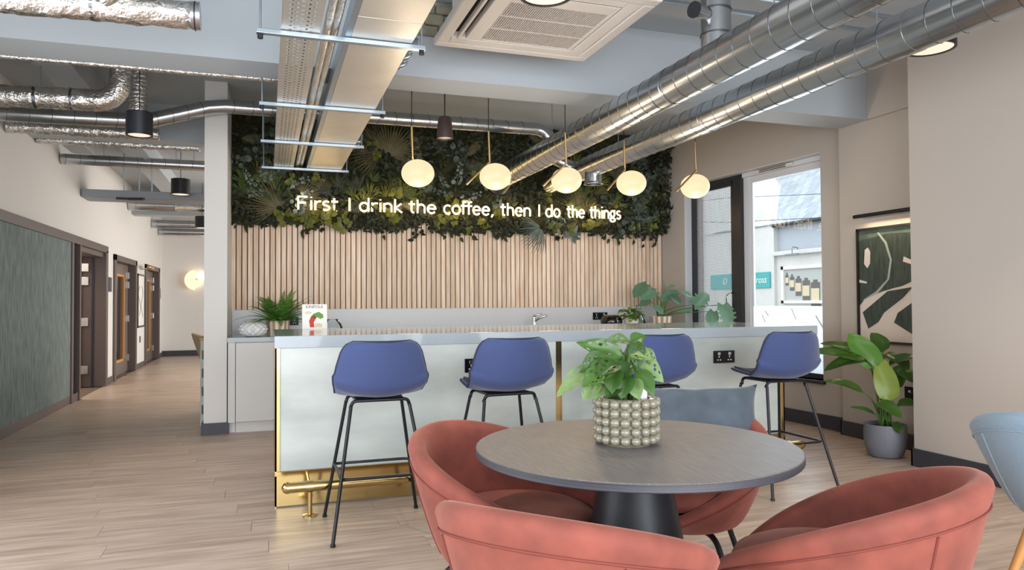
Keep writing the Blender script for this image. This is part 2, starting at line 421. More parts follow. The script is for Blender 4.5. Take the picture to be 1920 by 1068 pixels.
WO('glazing_bead', [(s_m - .12, s_m - .09, g0 + .04, g1, zs + .05, zh - .05), (s_near + .03, s_m - .09, g0 + .03, g1, zh - .12, zh - .05)], M_jamb, bevel=.003)
WO('pane', [(s_near + .03, s_m - .12, g1 - .03, g1 - .024, zs + .05, zh - .12)], M_glass)
fr = [(s_near + .03, s_m - .12, g1 - .036, g1 - .032, .5, 1.155)]
WO('frosted_film', fr, M_frost)
# slits in the film
for (a, b, c, d) in ((1.10, 1.145, .98, 1.06), (1.05, 1.10, 1.05, 1.10), (.66, .72, 1.02, 1.13), (.30, .40, .93, 1.06), (.85, .9, .7, .8), (.4, .5, .65, .72)):
    mb = MB(); P0 = MW @ Vector((a, -(g1 - .038), c)); P1 = MW @ Vector((b, -(g1 - .038), d)); mb.tube([P0, P1], .010, 4)
    O('film_cutout', mb, M_paper, win, world=True)
cs = WO('casement', [(s_m + .13, s_m + .19, g0, g1 - .02, zs + .05, zh - .05), (s_far - .11, s_far - .05, g0, g1 - .02, zs + .05, zh - .05), (s_m + .13, s_far - .05, g0, g1 - .02, zh - .11, zh - .05), (s_m + .13, s_far - .05, g0, g1 - .02, zs + .05, zs + .11)], M_ftrim, bevel=.003)
WO('casement_pane', [(s_m + .19, s_far - .11, g1 - .05, g1 - .044, zs + .11, zh - .11)], M_glass, cs)
wires = MB(); s = s_m + .19
while s < s_far - .11: WB(wires, s, s + .0035, g0 + .01, g0 + .013, zs + .11, zh - .11); s += .0175
z = zs + .11
while z < zh - .11: WB(wires, s_m + .19, s_far - .11, g0 + .01, g0 + .013, z, z + .0035); z += .0175
o = O('insect_mesh', wires, M_grey, cs, world=True); o['kind'] = 'stuff'
hd = MB(); P0 = MW @ Vector((s_m + .16, -(g0 - .02), 1.28)); hd.tube(arc_path([MW @ Vector((s_m + .16, -g0, 1.3)), MW @ Vector((s_m + .16, -(g0 - .05), 1.3)), MW @ Vector((s_m + .22, -(g0 - .05), 1.27)), MW @ Vector((s_m + .22, -(g0 - .05), 1.16))], .015), .009, 8)
O('window_handle', hd, M_chrome, cs, world=True, smooth=True)
tv = MB(); WB(tv, .62, 1.15, .06, .10, zh - .05, zh - .012); O('trickle_vent', tv, M_white, win, world=True, bevel=.008)
tv = MB(); WB(tv, .70, 1.08, .056, .061, zh - .045, zh - .038); WB(tv, .70, 1.08, .056, .061, zh - .028, zh - .021); O('vent_slot', tv, M_dark, win, world=True)

# slat cladding + splashback belong to the back wall
nsl = 91; px0, px1 = -.368, 4.80; pitch = (px1 - px0) / nsl; zt0, zt1 = 1.146, 2.12
O('slat_backing', MB().box(px0, px1, YB + .005, YB + .03, zt0, zt1), M_slatback, wb, world=True)
me_sl = mesh_of(MB().box(-pitch * .40, pitch * .40, -.026, 0, zt0, zt1), 'slat'); me_sl.materials.append(M_slat)
for i in range(nsl):
    o = bpy.data.objects.new('slat', me_sl); COL.objects.link(o); o.parent = wb; o.matrix_parent_inverse = wb.matrix_basis.inverted()
    o.location = (px0 + pitch * (i + .5), YB + .006, 0)
O('splashback', MB().box(-.352, 4.80, YB - .005, YB + .03, .89, zt0), mk('pale_splashback', '#d3d3d4', .35), wb, world=True, bevel=.002)

# left wall: fabric panel, frames, doors
O('wall_covering', MB().box(XL, XL + .012, 5.0, 10.09, .1, 1.97), M_fabric, wl, world=True)
O('top_rail', MB().box(XL, XL + .03, 5.0, 12.2, 1.97, 2.07), M_brown, wl, world=True, bevel=.003)
O('panel_post', MB().box(XL, XL + .03, 10.09, 10.17, .0, 1.97), M_brown, wl, world=True, bevel=.003)
O('side_light', MB().box(XL - .05, XL - .04, 10.12, 10.5, .08, 1.97), M_dglass, wl, world=True)
O('panel_post', MB().box(XL - .3, XL + .03, 10.48, 10.54, .0, 1.97), M_brown, wl, world=True, bevel=.003)
def door(nm, y0, y1, opened, lab):
    d = bpy.data.objects.new(nm, None); COL.objects.link(d); d['kind'] = 'structure'; d.matrix_basis = Matrix.Translation((XL, (y0 + y1) / 2, 0)); d['label'] = lab
    W = dict(parent=d, world=True)
    y1 -= .006; y0 += .006
    fr = MB().box(XL - .315, XL + .03, y1, y1 + .14, 0, 1.995)
    if not opened: fr.box(XL - .315, XL + .03, y0 - .15, y0, 0, 1.995).box(XL - .315, XL + .03, y0 - .15, y1 + .14, 1.90, 1.994)
    else: fr.box(XL - .315, XL - .01, y0, y1, 1.9, 1.994)
    O('door_frame', fr, M_brown, bevel=.004, **W)
    if opened:
        lf = O('door_leaf', MB().box(XL - 1.2, XL - .31, y1 - .06, y1 - .005, .01, 1.9), M_beige, bevel=.002, **W)
        W = dict(parent=lf, world=True)
        O('door_edge', MB().box(XL - .31, XL - .295, y1 - .06, y1 - .005, .01, 1.9), M_oakedge, **W)
        for z in (.25, .95, 1.55, 1.75): O('hinge', MB().box(XL - .295, XL - .2, y1 - .02, y1 - .0, z - .06, z + .06), M_chrome, bevel=.003, **W)
        O('door_closer', MB().box(XL - .6, XL - .33, y1 - .12, y1 - .06, 1.8, 1.86), M_chrome, bevel=.005, **W)
        O('stop_strip', MB().box(XL - .16, XL - .13, y1 - .015, y1, 0, 1.9), M_graph, d, world=True)
    else:
        x = XL - .10
        a, b = y0 + .35, y1 - .35
        lf = O('door_leaf', MB().box(x - .05, x, y0 + .01, a, .01, 1.9).box(x - .05, x, b, y1 - .01, .01, 1.9).box(x - .05, x, a, b, .01, .22).box(x - .05, x, a, b, 1.72, 1.9), M_door, bevel=.002, **W)
        W = dict(parent=lf, world=True)
        O('vision_panel', MB().box(x - .03, x - .024, a, b, .22, 1.72), M_dglass, **W)
        O('glazing_lipping', MB().box(x - .045, x + .004, b - .05, b, .22, 1.72).box(x - .045, x + .004, a, b, .22, .26).box(x - .045, x + .004, a, b, 1.68, 1.72), M_oakedge, bevel=.002, **W)
        h = MB().tube(arc_path([(x, y0 + .15, 1.0), (x + .05, y0 + .15, 1.0), (x + .05, y0 + .34, 1.0)], .02), .012, 8)
        O('door_handle', h, M_chrome, smooth=True, **W)
        O('lock_plate', MB().box(x, x + .012, y0 + .09, y0 + .2, .95, 1.15), M_chrome, bevel=.003, **W)
        for z in (.25, .95, 1.55, 1.72): O('hinge', MB().box(x, x + .03, y1 - .05, y1 + .0, z - .06, z + .06), M_chrome, bevel=.003, **W)
    return d
door('door_1', 10.54, 12.06, True, 'nearest corridor doorway with its door standing open')
door('door_2', 12.85, 14.62, False, 'closed corridor door with tall glass panel, nearer of the two')
door('door_3', 15.92, 17.60, False, 'closed corridor door with tall glass panel at the far end')
# rooms behind the open door
S('wall_office', MB().box(-3.7, -3.6, 9.8, 12.6, 0, CZ).box(-3.6, xo, 12.4, 12.6, 0, CZ).box(-3.6, xo, 9.8, 10.0, 0, CZ), M_wall)
area('office_fill_light', (-3.1, 11.0, 3.2), (0, 0, 0), .8, .8, 40, (1, .86, .7))  # added fill, no known lamp; brightens the dark open doorway

tag(O('door_sign', MB().box(XL, XL + .012, 12.36, 12.56, 1.40, 1.62), M_skirt, bevel=.002), 'dark room sign beside the open doorway', 'sign', 'corridor room signs')
tag(O('door_sign', MB().box(XL, XL + .012, 17.82, 17.97, 1.32, 1.55), M_brown, bevel=.002), 'small room sign beyond the farthest corridor door', 'sign', 'corridor room signs')
t = T('framed_print', 'pale framed print hung between the two closed corridor doors', 'picture', (XL, 15.28, .77))
O('frame', MB().box(XL, XL + .03, 14.88, 14.91, .77, 1.77).box(XL, XL + .03, 15.66, 15.69, .77, 1.77).box(XL, XL + .03, 14.88, 15.69, .77, .8).box(XL, XL + .03, 14.88, 15.69, 1.74, 1.77), M_ftrim, t, world=True)
O('sheet', MB().box(XL + .004, XL + .012, 14.9, 15.67, .79, 1.75), M_paper, t, world=True)
mb = MB().tube([(XL + .014, 15.1 + .12 * math.sin(i * .7), 1.0 + i * .06) for i in range(10)], .006, 4).tube([(XL + .014, 15.38 + .1 * math.cos(i * .8), .95 + i * .06) for i in range(11)], .006, 4)
O('drawn_line', mb, M_grey, t, world=True)
t = T('picture_light', 'small brass picture light above the pale corridor print', 'lamp', (XL, 15.28, 1.9))
O('arm', MB().tube([(XL, 15.28, 1.86), (XL + .18, 15.28, 1.9)], .01, 6), M_brassr, t, world=True)
O('shade', MB().tube([(XL + .18, 15.0, 1.9), (XL + .18, 15.56, 1.9)], .03, 8), M_brassr, t, world=True, smooth=True)
tag(O('light_switch', MB().box(XL, XL + .01, 15.2, 15.3, .48, .6), M_brown, bevel=.002), 'small dark wall switch below the corridor print', 'switch')

# ------------------------------------------------------------------ exterior across the street
K = 1.45; FX = 12 * K
def fp(y, z): return (y * K, 1.22 + (z - 1.22) * K)
def fbox(mb, y0, y1, z0, z1, d0=0., d1=.1):
    (ya, za), (yb, zb) = fp(y0, z0), fp(y1, z1)
    return mb.box(FX - d1, FX - d0, min(ya, yb), max(ya, yb), za, zb)
S('ground_street', MB().box(5.9, 30, -5, 45, -.3, -.15), M_grey)
bld = T('shop_building', 'white rendered shop with slate roof across the street', 'building', (FX + 3, 21, -.15))
mb = MB(); (ya, za), (yb, zb) = fp(14.93, -.3), fp(18.0, 3.2)
mb.add([(FX - .1, ya, -.15), (FX - .1, yb, -.15), (FX - .1, yb, zb + 2.6), (FX - .1, fp(16.6, 0)[0], zb + 1.7), (FX - .1, ya, zb), (FX + 6, ya, -.15), (FX + 6, yb, -.15), (FX + 6, yb, zb + 2.6), (FX + 6, fp(16.6, 0)[0], zb + 1.7), (FX + 6, ya, zb)],
       [(0, 4, 3, 2, 1), (5, 6, 7, 8, 9), (0, 1, 6, 5), (1, 2, 7, 6), (2, 3, 8, 7), (3, 4, 9, 8), (4, 0, 5, 9)])
O('gable_wall', mb, M_render, bld, world=True)
mb = MB(); fbox(mb, 10.5, 14.93, 2.33, 3.05, -4, -.1); O('upper_wall', mb, M_rend2, bld, world=True)
mb = MB(); fbox(mb, 10.5, 14.93, -.3, 2.33, -4, 0.0); O('shop_wall', mb, M_render, bld, world=True)
mb = MB(); fbox(mb, 10.5, 14.93, 2.30, 2.40, 0, .2); O('string_course', mb, M_render, bld, world=True, bevel=.02)
mb = MB(); y0, z0 = fp(14.93, 3.05); mb.tube([(FX - .12, fp(10.5, 0)[0], z0), (FX - .12, y0, z0)], .07, 8); O('gutter', mb, M_ftrim, bld, world=True)
# roof made of courses of slates
z0 = fp(0, 3.07)[1]; H = 2.6; D = 3.2
roof = O('roof_deck', MB().add([(FX - .15, fp(10.5, 0)[0], z0), (FX - .15, fp(17.9, 0)[0], z0), (FX + D, fp(17.9, 0)[0], z0 + H), (FX + D, fp(10.5, 0)[0], z0 + H)], [(0, 3, 2, 1)]), M_slate, bld, world=True)
sl_me = mesh_of(MB().box(-.2, .2, 0, .42, 0, .018), 'slate'); sl_me.materials.append(M_slate)
ang = math.atan2(H, D + .15); ln = math.hypot(H, D + .15); nrow = 12; ns = 0
for r_ in range(nrow):
    for c_ in range(22):
        yy = fp(12.9, 0)[0] + c_ * .42 + (r_ % 2) * .21
        if yy > fp(17.4, 0)[0]: continue
        a = r_ / nrow * ln
        o = bpy.data.objects.new('slate', sl_me); COL.objects.link(o); o.parent = bld
        o.matrix_parent_inverse = bld.matrix_basis.inverted()
        o.matrix_basis = Matrix.Translation((FX - .15 + a * math.cos(ang), yy, z0 + a * math.sin(ang) + .02)) @ Matrix.Rotation(-R(90), 4, 'Z') @ Matrix.Rotation(ang + .03, 4, 'X'); ns += 1
# brick house to the left
b2 = T('brick_house', 'pinkish brick house seen through the insect mesh', 'building', (FX + 2, 27.5, -.15))
mb = MB().box(FX - .3, FX + 5, fp(18.0, 0)[0], fp(21.5, 0)[0], -.15, 7.5); O('facade', mb, M_brick, b2, world=True)
for yy in (26.6, 28.6): O('house_window', MB().box(FX - .34, FX - .3, yy, yy + .8, 3.0, 4.6), M_dglass, b2, world=True)
sg = T('shop_sign', 'teal shop fascia sign with white lettering across the street', 'sign', (FX - .2, fp(16.3, 0)[0], fp(0, 1.52)[1]))
mb = MB(); fbox(mb, 15.05, 17.6, 1.52, 1.92, .1, .16); O('board', mb, M_teal, sg, world=True, bevel=.01)

def text_obj(name, body, size, M, mat, parent, ext=.004, align='LEFT', shear=0, bold=0):
    cu = bpy.data.curves.new('txt', 'FONT'); cu.body = body; cu.size = size; cu.extrude = ext; cu.align_x = align; cu.shear = shear; cu.offset = bold
    cu.resolution_u = 3
    ob = bpy.data.objects.new('txt', cu); COL.objects.link(ob); bpy.context.view_layer.update()
    me = bpy.data.meshes.new_from_object(ob.evaluated_get(bpy.context.evaluated_depsgraph_get())); bpy.data.objects.remove(ob); me.name = name
    me.transform(M); me.materials.clear(); me.materials.append(mat)
    o = bpy.data.objects.new(name, me); COL.objects.link(o); o.parent = parent
    if parent: o.matrix_parent_inverse = parent.matrix_basis.inverted()
    return o
# facing -X: text x-axis runs towards -Y, up is +Z
MT = lambda x, y, z: Matrix(((0, 0, -1, x), (-1, 0, 0, y), (0, 1, 0, z), (0, 0, 0, 1)))
text_obj('lettering', 's Cross', .36, MT(FX - .165, fp(15.93, 0)[0], fp(0, 1.65)[1]), M_paper, sg, shear=.15)
text_obj('lettering', 'D', .36, MT(FX - .165, fp(17.0, 0)[0], fp(0, 1.65)[1]), M_paper, sg, shear=.15)
ps = T('poster_frame', 'white framed poster of bottles on the shop wall outside', 'poster', (FX, fp(14, 0)[0], fp(0, 1.13)[1]))
mb = MB(); fbox(mb, 13.3, 14.69, 1.13, 1.20, 0, .1); fbox(mb, 13.3, 14.69, 1.95, 2.03, 0, .1); fbox(mb, 14.60, 14.69, 1.13, 2.03, 0, .1); fbox(mb, 13.2, 13.3, 1.13, 2.03, 0, .1)
O('frame', mb, M_paper, ps, world=True)
mb = MB(); fbox(mb, 13.3, 14.6, 1.2, 1.95, 0.0, .03); O('print', mb, mk('poster_ground', '#b9bab4', .8), ps, world=True)
for i in range(6):
    yc = 14.52 - .16 * i - .02 * i * i; h = .26 + .075 * i; wd = .055 + .022 * i; zc = 1.82 - .05 * i
    if yc - wd < 13.3: continue
    mb = MB(); fbox(mb, yc - wd, yc + wd, zc - h, zc, .03, .036 + .002 * i); fbox(mb, yc - wd * .45, yc + wd * .45, zc, zc + .06, .03, .036 + .002 * i); O('printed_bottle', mb, M_ink, ps, world=True)
    mb = MB(); fbox(mb, yc - wd * .9, yc + wd * .9, zc - h * .75, zc - h * .25, .036 + .002 * i, .04 + .002 * i); O('printed_label', mb, M_tan, ps, world=True)
def street_lamp(y, z, lab, drop):
    yy, zz = fp(y, z); t = T('sign_lamp', lab, 'lamp', (FX - .1, yy, zz - .2))
    O('arm', MB().tube(arc_path([(FX - .1, yy + .25, zz), (FX - .1, yy + .25, zz + .18), (FX - .55, yy, zz + .18), (FX - .55, yy, zz - drop)], .1), .018, 6), M_grey, t, world=True)
    O('shade', MB().box(FX - .62, FX - .5, yy - .3, yy + .3, zz - drop - .06, zz - drop), M_grey, t, world=True, bevel=.01)
street_lamp(15.7, 2.15, 'swan neck lamp over the teal fascia sign', .15)
street_lamp(15.75, 3.05, 'higher swan neck lamp on the white gable', .25)
street_lamp(13.9, 2.33, 'small lamp above the framed bottle poster', .05)
mb = MB().tube([(FX - .3, 27.0, 4.6), (FX - 1.5, fp(15.5, 0)[0], 4.05), (FX - 1.2, fp(12.5, 0)[0], 3.75), (FX - .1, 16.0, 3.72)], .012, 5); tag(O('overhead_cable', mb, M_ftrim), 'lower cable slung across the slate roof', 'cable', 'street cables')
mb = MB().tube([(FX - .3, 27.0, 5.4), (FX - 1.5, fp(15.5, 0)[0], 4.95), (FX - 1.0, fp(12.5, 0)[0], 4.5), (FX - .1, 16.0, 3.85)], .01, 5); tag(O('overhead_cable', mb, M_ftrim), 'upper cable slung across the slate roof', 'cable', 'street cables')

# ------------------------------------------------------------------ bar
bx0, bx1, by0, by1 = .045, 3.72, 4.555, 5.55
bar = T('bar_counter', 'long bar front with pale plaster panels and brass edging', 'bar', (1.9, 5.0, 0))
W = dict(parent=bar, world=True)
O('carcass', MB().box(bx0 + .012, bx1 - .012, by0 + .02, by1, 0.0, .946), M_cab, **W)
O('front_panel', MB().box(bx0 + .03, 1.855, by0 + .004, by0 + .02, .212, .946), M_stonepanel, bevel=.002, **W)
O('front_panel', MB().box(1.895, bx1 - .035, by0 + .004, by0 + .02, .212, .946), M_stonepanel, bevel=.002, **W)
O('corner_trim', MB().box(bx0, bx0 + .03, by0, by0 + .02, .212, .946).box(bx0, bx0 + .012, by0, by1, .0, .946), M_brass, bevel=.001, **W)
O('corner_trim', MB().box(bx1 - .035, bx1, by0, by0 + .02, .212, .946).box(bx1 - .012, bx1, by0, by1, 0, .946), M_brass, bevel=.001, **W)
O('joint_strip', MB().box(1.855, 1.895, by0 + .002, by0 + .02, .212, .946), M_brass, **W)
O('kick_plate', MB().box(bx0, bx1, by0, by0 + .02, .006, .186), M_brass, bevel=.001, label='polished brass kick plate', **W)
O('kick_ledge', MB().box(bx0, bx1, by0 - .004, by0 + .02, .186, .212), M_brass, bevel=.001, **W)
tag(O('bar_worktop', MB().box(bx0 - .0018, 4.033, by0 - .006, 5.72, .946, 1.019), M_quartz, bevel=.003), 'glossy pale quartz top running the length of the bar', 'worktop')
fr = T('foot_rail', 'brass foot rail on round flanged posts below the bar', 'rail', (1.9, 4.325, 0))
W = dict(parent=fr, world=True)
O('tube', MB().tube([(.12, 4.325, .168), (3.66, 4.325, .168)], .030, 16), M_brass, smooth=True, auto=40, **W)
for s_, x in ((-1, .12), (1, 3.66)): O('end_cap', MB().tube([(x, 4.325, .168), (x + s_ * .012, 4.325, .168), (x + s_ * .03, 4.325, .168), (x + s_ * .04, 4.325, .168)], [.034, .034, .026, .006], 14), M_brass, smooth=True, auto=50, **W)
for x in (.235, 1.2, 2.1, 2.95, 3.55):
    p = O('post', MB().tube([(x, 4.325, .006), (x, 4.325, .14)], .013, 12), M_brass, smooth=True, auto=50, **W)
    O('clamp', MB().tube([(x - .02, 4.325, .168), (x + .02, 4.325, .168)], .035, 16), M_brass, p, smooth=True, auto=50, world=True)
    O('flange', MB().lathe([(0.001, .012), (.018, .012), (.03, .008), (.042, .005), (.042, 0), (.001, 0)], 20, (x, 4.325, 0)), M_brass, p, smooth=True, auto=40, world=True)
    O('wall_stay', MB().tube([(x, 4.325, .168), (x, by0 - .002, .168)], .008, 8), M_brass, **W)
def socket(x, y, z, wd, lab, parent=None, dirn='y'):
    t = T('power_socket', lab, 'socket', (x, y, z - .045), 0, 'black power sockets')
    if dirn == 'y':
        pt = O('plate', MB().box(x - wd / 2, x + wd / 2, y - .008, y, z - .045, z + .045), M_socket, t, world=True, bevel=.002)
        for sx in ((-.25, .25) if wd > .12 else (0,)):
            O('rocker', MB().box(x + sx * wd - .012, x + sx * wd + .012, y - .011, y - .008, z + .014, z + .034), M_chrome, pt, world=True, bevel=.001)
            for hb in ((-.004, .004, -.004, .008), (-.016, -.006, -.026, -.018), (.006, .016, -.026, -.018)):
                O('pin_hole', MB().box(x + sx * wd + hb[0], x + sx * wd + hb[1], y - .0095, y - .008, z + hb[2], z + hb[3]), M_paper, pt, world=True)
    else:
        pt = O('plate', MB().box(x - .008, x, y - wd / 2, y + wd / 2, z - .06, z + .06), M_socket, t, world=True, bevel=.002)
        O('rocker', MB().box(x - .011, x - .008, y - .012, y + .012, z + .014, z + .034), M_chrome, pt, world=True, bevel=.001)
    return t
socket(1.30, by0 + .004, .803, .17, 'black double socket on the bar front beside the second stool')
socket(2.40, by0 + .004, .812, .17, 'black double socket on the bar front behind the leafy table plant')
socket(3.186, by0 + .004, .803, .18, 'black double socket on the bar front left of the last stool')
socket(4.93, 4.53, .45, .1, 'single dark socket on the wall behind the tall pot plant', dirn='x')

# ------------------------------------------------------------------ back counter
ct = .893; cy = 7.27
for i, (xa, xb) in enumerate(((-.278, .55), (.556, 1.4), (1.406, 2.25), (2.256, 3.1), (3.106, 3.95), (3.956, 4.75))):
    lab = ['white base cabinet next to the pillar', 'white base cabinet behind the left end of the bar', 'white base cabinet under the left half of the back worktop', 'white base cabinet under the tap', 'white base cabinet below the smoked glass bowl', 'white base cabinet nearest the window'][i]
    c = T('base_cabinet', lab, 'cabinet', ((xa + xb) / 2, 7.7, 0), 0, 'base cabinets')
    O('carcass', MB().box(xa, xb, cy + .022, YB - .01, .1, .848), M_cab, c, world=True)
    O('door', MB().box(xa + .002, xb - .002, cy, cy + .02, .105, .843), M_cab, c, world=True, bevel=.002)
    O('plinth', MB().box(xa, xb, cy + .05, cy + .07, 0, .1), M_cab, c, world=True)
c = tag(O('end_panel', MB().box(-.345, -.281, cy, cy + .9, 0.1, .848).box(-.345, -.281, cy + .05, cy + .07, 0, .1), M_cab, bevel=.002), 'narrow white filler panel between cabinet and pillar', 'panel')
tag(O('back_worktop', MB().box(-.352, 4.78, cy - .012, YB - .006, .848, ct), M_quartz, bevel=.002), 'pale worktop against the slatted wall', 'worktop')
t = T('kitchen_tap', 'chrome mixer tap rising behind the bar', 'tap', (2.96, 7.95, ct))
O('body', MB().lathe([(.001, 0), (.027, 0), (.025, .01), (.022, .02), (.022, .13), (.018, .145), (.001, .147)], 16), M_chrome, t, smooth=True, auto=40)
O('spout', MB().tube([(0, 0, .09), (.05, -.05, .13), (.12, -.12, .165)], [.016, .014, .012], 10), M_chrome, t, smooth=True)
O('lever', MB().tube([(0, 0, .147), (.02, -.02, .165), (.09, -.06, .178)], [.018, .012, .007], 10), M_chrome, t, smooth=True)
socket(.24, YB - .005, 1.02, .17, 'dark double socket on the splashback behind the fern')
socket(3.93, YB - .005, 1.03, .2, 'dark double socket on the splashback beside the smoked bowl')

# decor on the back worktop
t = MB()
def vs(u, v):
    q = u * 2 * math.pi; p = v * math.pi; b = 1 + .085 * math.sin(13 * q / 1 + (3.1 if int(v * 7) % 2 else 0)) * math.sin(v * 7 * math.pi) ** 2 if .02 < v < .98 else 1
    r_ = .128 * (abs(math.sin(p)) ** .55) * b
    if v > .93: r_ = .075 * (1 - v) / .07 + .0
    return (r_ * math.cos(q), r_ * math.sin(q), .073 - .073 * math.cos(p) * 1.0)
t.grid(vs, 78, 36, cu=True)
o = O('knobbly_vase', t, M_vase, None, smooth=True); o.location = (-.125, 7.40, ct); tag(o, 'squat white ceramic vase with bubbled surface', 'vase')

def frond(L, droop, n=16, w0=.16, seed=0, taper=.95):
    """pinnate frond, base at the origin growing along +y, arching down"""
    rnd = random.Random(seed); mb = MB(); pts = []
    for i in range(n + 1):
        s_ = i / n; pts.append(Vector((0, L * s_ * (1 - .15 * droop * s_), L * (.25 * s_ - droop * s_ * s_))))
    mb.tube(pts, [.0035 * (1 - .7 * i / n) for i in range(n + 1)], 4, caps=False)
    for i in range(1, n):
        s_ = i / n; l = L * w0 * (math.sin(math.pi * min(1, s_ * taper + .12)) ** .7) * (1 + .1 * rnd.random()); d = (pts[i + 1] - pts[i]).normalized()
        for sg_ in (-1, 1):
            a = Vector((sg_, .35, -.12)).normalized(); p = pts[i]; wd = L / n * .42
            mb.add([p - d * wd, p + a * l * .5 - d * wd * .9, p + a * l, p + a * l * .5 + d * wd * .9, p + d * wd * .6], [(0, 1, 2, 3, 4)])
    return mb
def striped_pot(parent, r_, h, taper=.9, n=24):
    O('pot', MB().lathe([(.001, 0), (r_ * taper, 0), (r_, h), (r_ - .012, h), (r_ * taper - .012, .02), (.001, .02)], 36), M_stripeW, parent, smooth=True, auto=40)
    mb = MB()
    for i in range(n // 2):
        a0 = 2 * math.pi * (2 * i) / n; a1 = 2 * math.pi * (2 * i + .95) / n; vs_ = []
        for rr_, zz in ((r_ * taper + .002, .002), (r_ + .002, h - .001)):
            for k in range(4): q = a0 + (a1 - a0) * k / 3; vs_.append((rr_ * math.cos(q), rr_ * math.sin(q), zz))
        mb.add(vs_, [(k, k + 1, 5 + k, 4 + k) for k in range(3)])
    O('stripes', mb, M_stripeA, parent)
    O('soil', MB().lathe([(.001, h - .02), (r_ - .01, h - .025)], 20), M_soil, parent)
t = T('potted_fern', 'bushy green fern in a striped pot', 'plant', (.105, 7.54, ct))
striped_pot(t, .112, .15)
for k in range(72):
    L = random.uniform(.26, .40); o = O('frond', frond(L, random.uniform(.15, .6), 22, .13, k), M_fern, t)
    el = random.uniform(-.08, 1.15); az = k * 2.4 + random.uniform(-.3, .3)
    o.matrix_basis = Matrix.Translation((.05 * math.cos(az + 1.57), .05 * math.sin(az + 1.57), .15)) @ Matrix.Rotation(az, 4, 'Z') @ Matrix.Rotation(el, 4, 'X')
# magazine standing on the bar
t = T('magazine', 'white lifestyle magazine standing upright on the bar, woman in red on its cover', 'magazine', (.345, 5.69, 1.019), R(2))
MMAG = Matrix.Rotation(R(-8), 4, 'X')
def magbox(*a): return MB().box(*a, MMAG)
O('cover', magbox(-.092, .092, 0, .010, 0, .188), M_paper, t, bevel=.001)
o = text_obj('title', 'KINFOLK', .032, Matrix.Translation((.345, 5.69, 1.019)) @ Matrix.Rotation(R(2), 4, 'Z') @ MMAG @ Matrix.Translation((-.0, -.001, .158)) @ Matrix.Rotation(R(90), 4, 'X'), M_ink, t, ext=.0005, align='CENTER')
def flat(name, pts, mat): 
    mb = MB().prism(pts, 0, .001, MMAG @ Matrix.Translation((0, 0, 0)) @ Matrix.Rotation(R(90), 4, 'X')); O(name, mb, mat, t)
flat('printed_dress', [(-.035, .012), (-.005, .012), (-.008, .05), (.012, .085), (-.002, .105), (-.03, .09), (-.042, .06)], M_red)
flat('printed_leaf', [(-.03, .09), (-.01, .115), (.03, .13), (.06, .11), (.065, .085), (.04, .075), (.02, .09), (0, .08)], M_fern)
flat('printed_hat', [(-.075, .12), (-.05, .14), (-.02, .125), (-.03, .115), (-.06, .112)], M_tan)
flat('printed_table', [(-.005, .012), (.05, .012), (.055, .035), (.03, .045), (.0, .04)], M_tan)
# glass bubble vase
t = O('glass_vase', MB().lathe([(.001, .004), (.07, .004), (.1, .03), (.105, .07), (.085, .115), (.055, .135), (.06, .155), (.055, .155), (.05, .137), (.08, .11), (.098, .07), (.09, .03), (.001, .01)], 28), M_clear, None, smooth=True); t.location = (.645, 7.75, ct); tag(t, 'round clear glass vase behind the magazine', 'vase')
t = T('smoked_bowl', 'smoked brown glass bowl by the splashback socket', 'bowl', (3.85, 7.72, ct))
O('bowl', MB().lathe([(.001, .004), (.09, .004), (.125, .04), (.13, .09), (.11, .14), (.075, .16), (.07, .157), (.105, .135), (.122, .09), (.118, .04), (.001, .012)], 28), M_smoke, t, smooth=True)
for i in range(4): O('fairy_light_cluster', MB().lathe([(.001, 0), (.022, .01), (.026, .03), (.016, .048), (.001, .052)], 10, (.045 * math.cos(i * 1.6), .045 * math.sin(i * 1.6), .014)), M_oakedge, t, smooth=True)

def leafm(L, Wd, curve=.2, fold=.15, shape=0, n=8, nc=4, holes=None, seed=0):
    """leaf blade along +y from origin; shape 0 pointed oval, 1 heart/round, 2 paddle, 3 narrow"""
    mb = MB(); rnd = random.Random(seed)
    def half(s_):
        if shape == 0: return math.sin(math.pi * (s_ ** .75)) ** .85
        if shape == 1: return max(0, 1 - (2 * s_ - .9) ** 2) ** .5 if s_ > .0 else .45
        if shape == 2: return math.sin(math.pi * min(1, .06 + .94 * s_) ** .8) ** .55
        return math.sin(math.pi * (.05 + .95 * s_)) ** .6
    def fn(u, v):
        s_ = u; t_ = 2 * v - 1; hw = Wd / 2 * (half(s_) if 0 < s_ < 1 else (.5 if shape == 1 and s_ == 0 else .02))
        back = -.14 * L * abs(t_) ** 1.5 if (shape == 1 and s_ < .12) else 0
        return (t_ * hw, L * s_ + back * (1 - s_ / .12 if s_ < .12 else 0), abs(t_) * hw * fold * 2 - curve * L * s_ * s_ + .012 * L * math.sin(9 * s_ + 4 * t_))
    sk = (lambda i, j: (i, j) in holes) if holes else None
    mb.grid(fn, n, nc, skip=sk); return mb
def place(o, loc, az, el, roll=0):
    o.matrix_basis = Matrix.Translation(loc) @ Matrix.Rotation(az, 4, 'Z') @ Matrix.Rotation(el, 4, 'X') @ Matrix.Rotation(roll, 4, 'Y'); return o

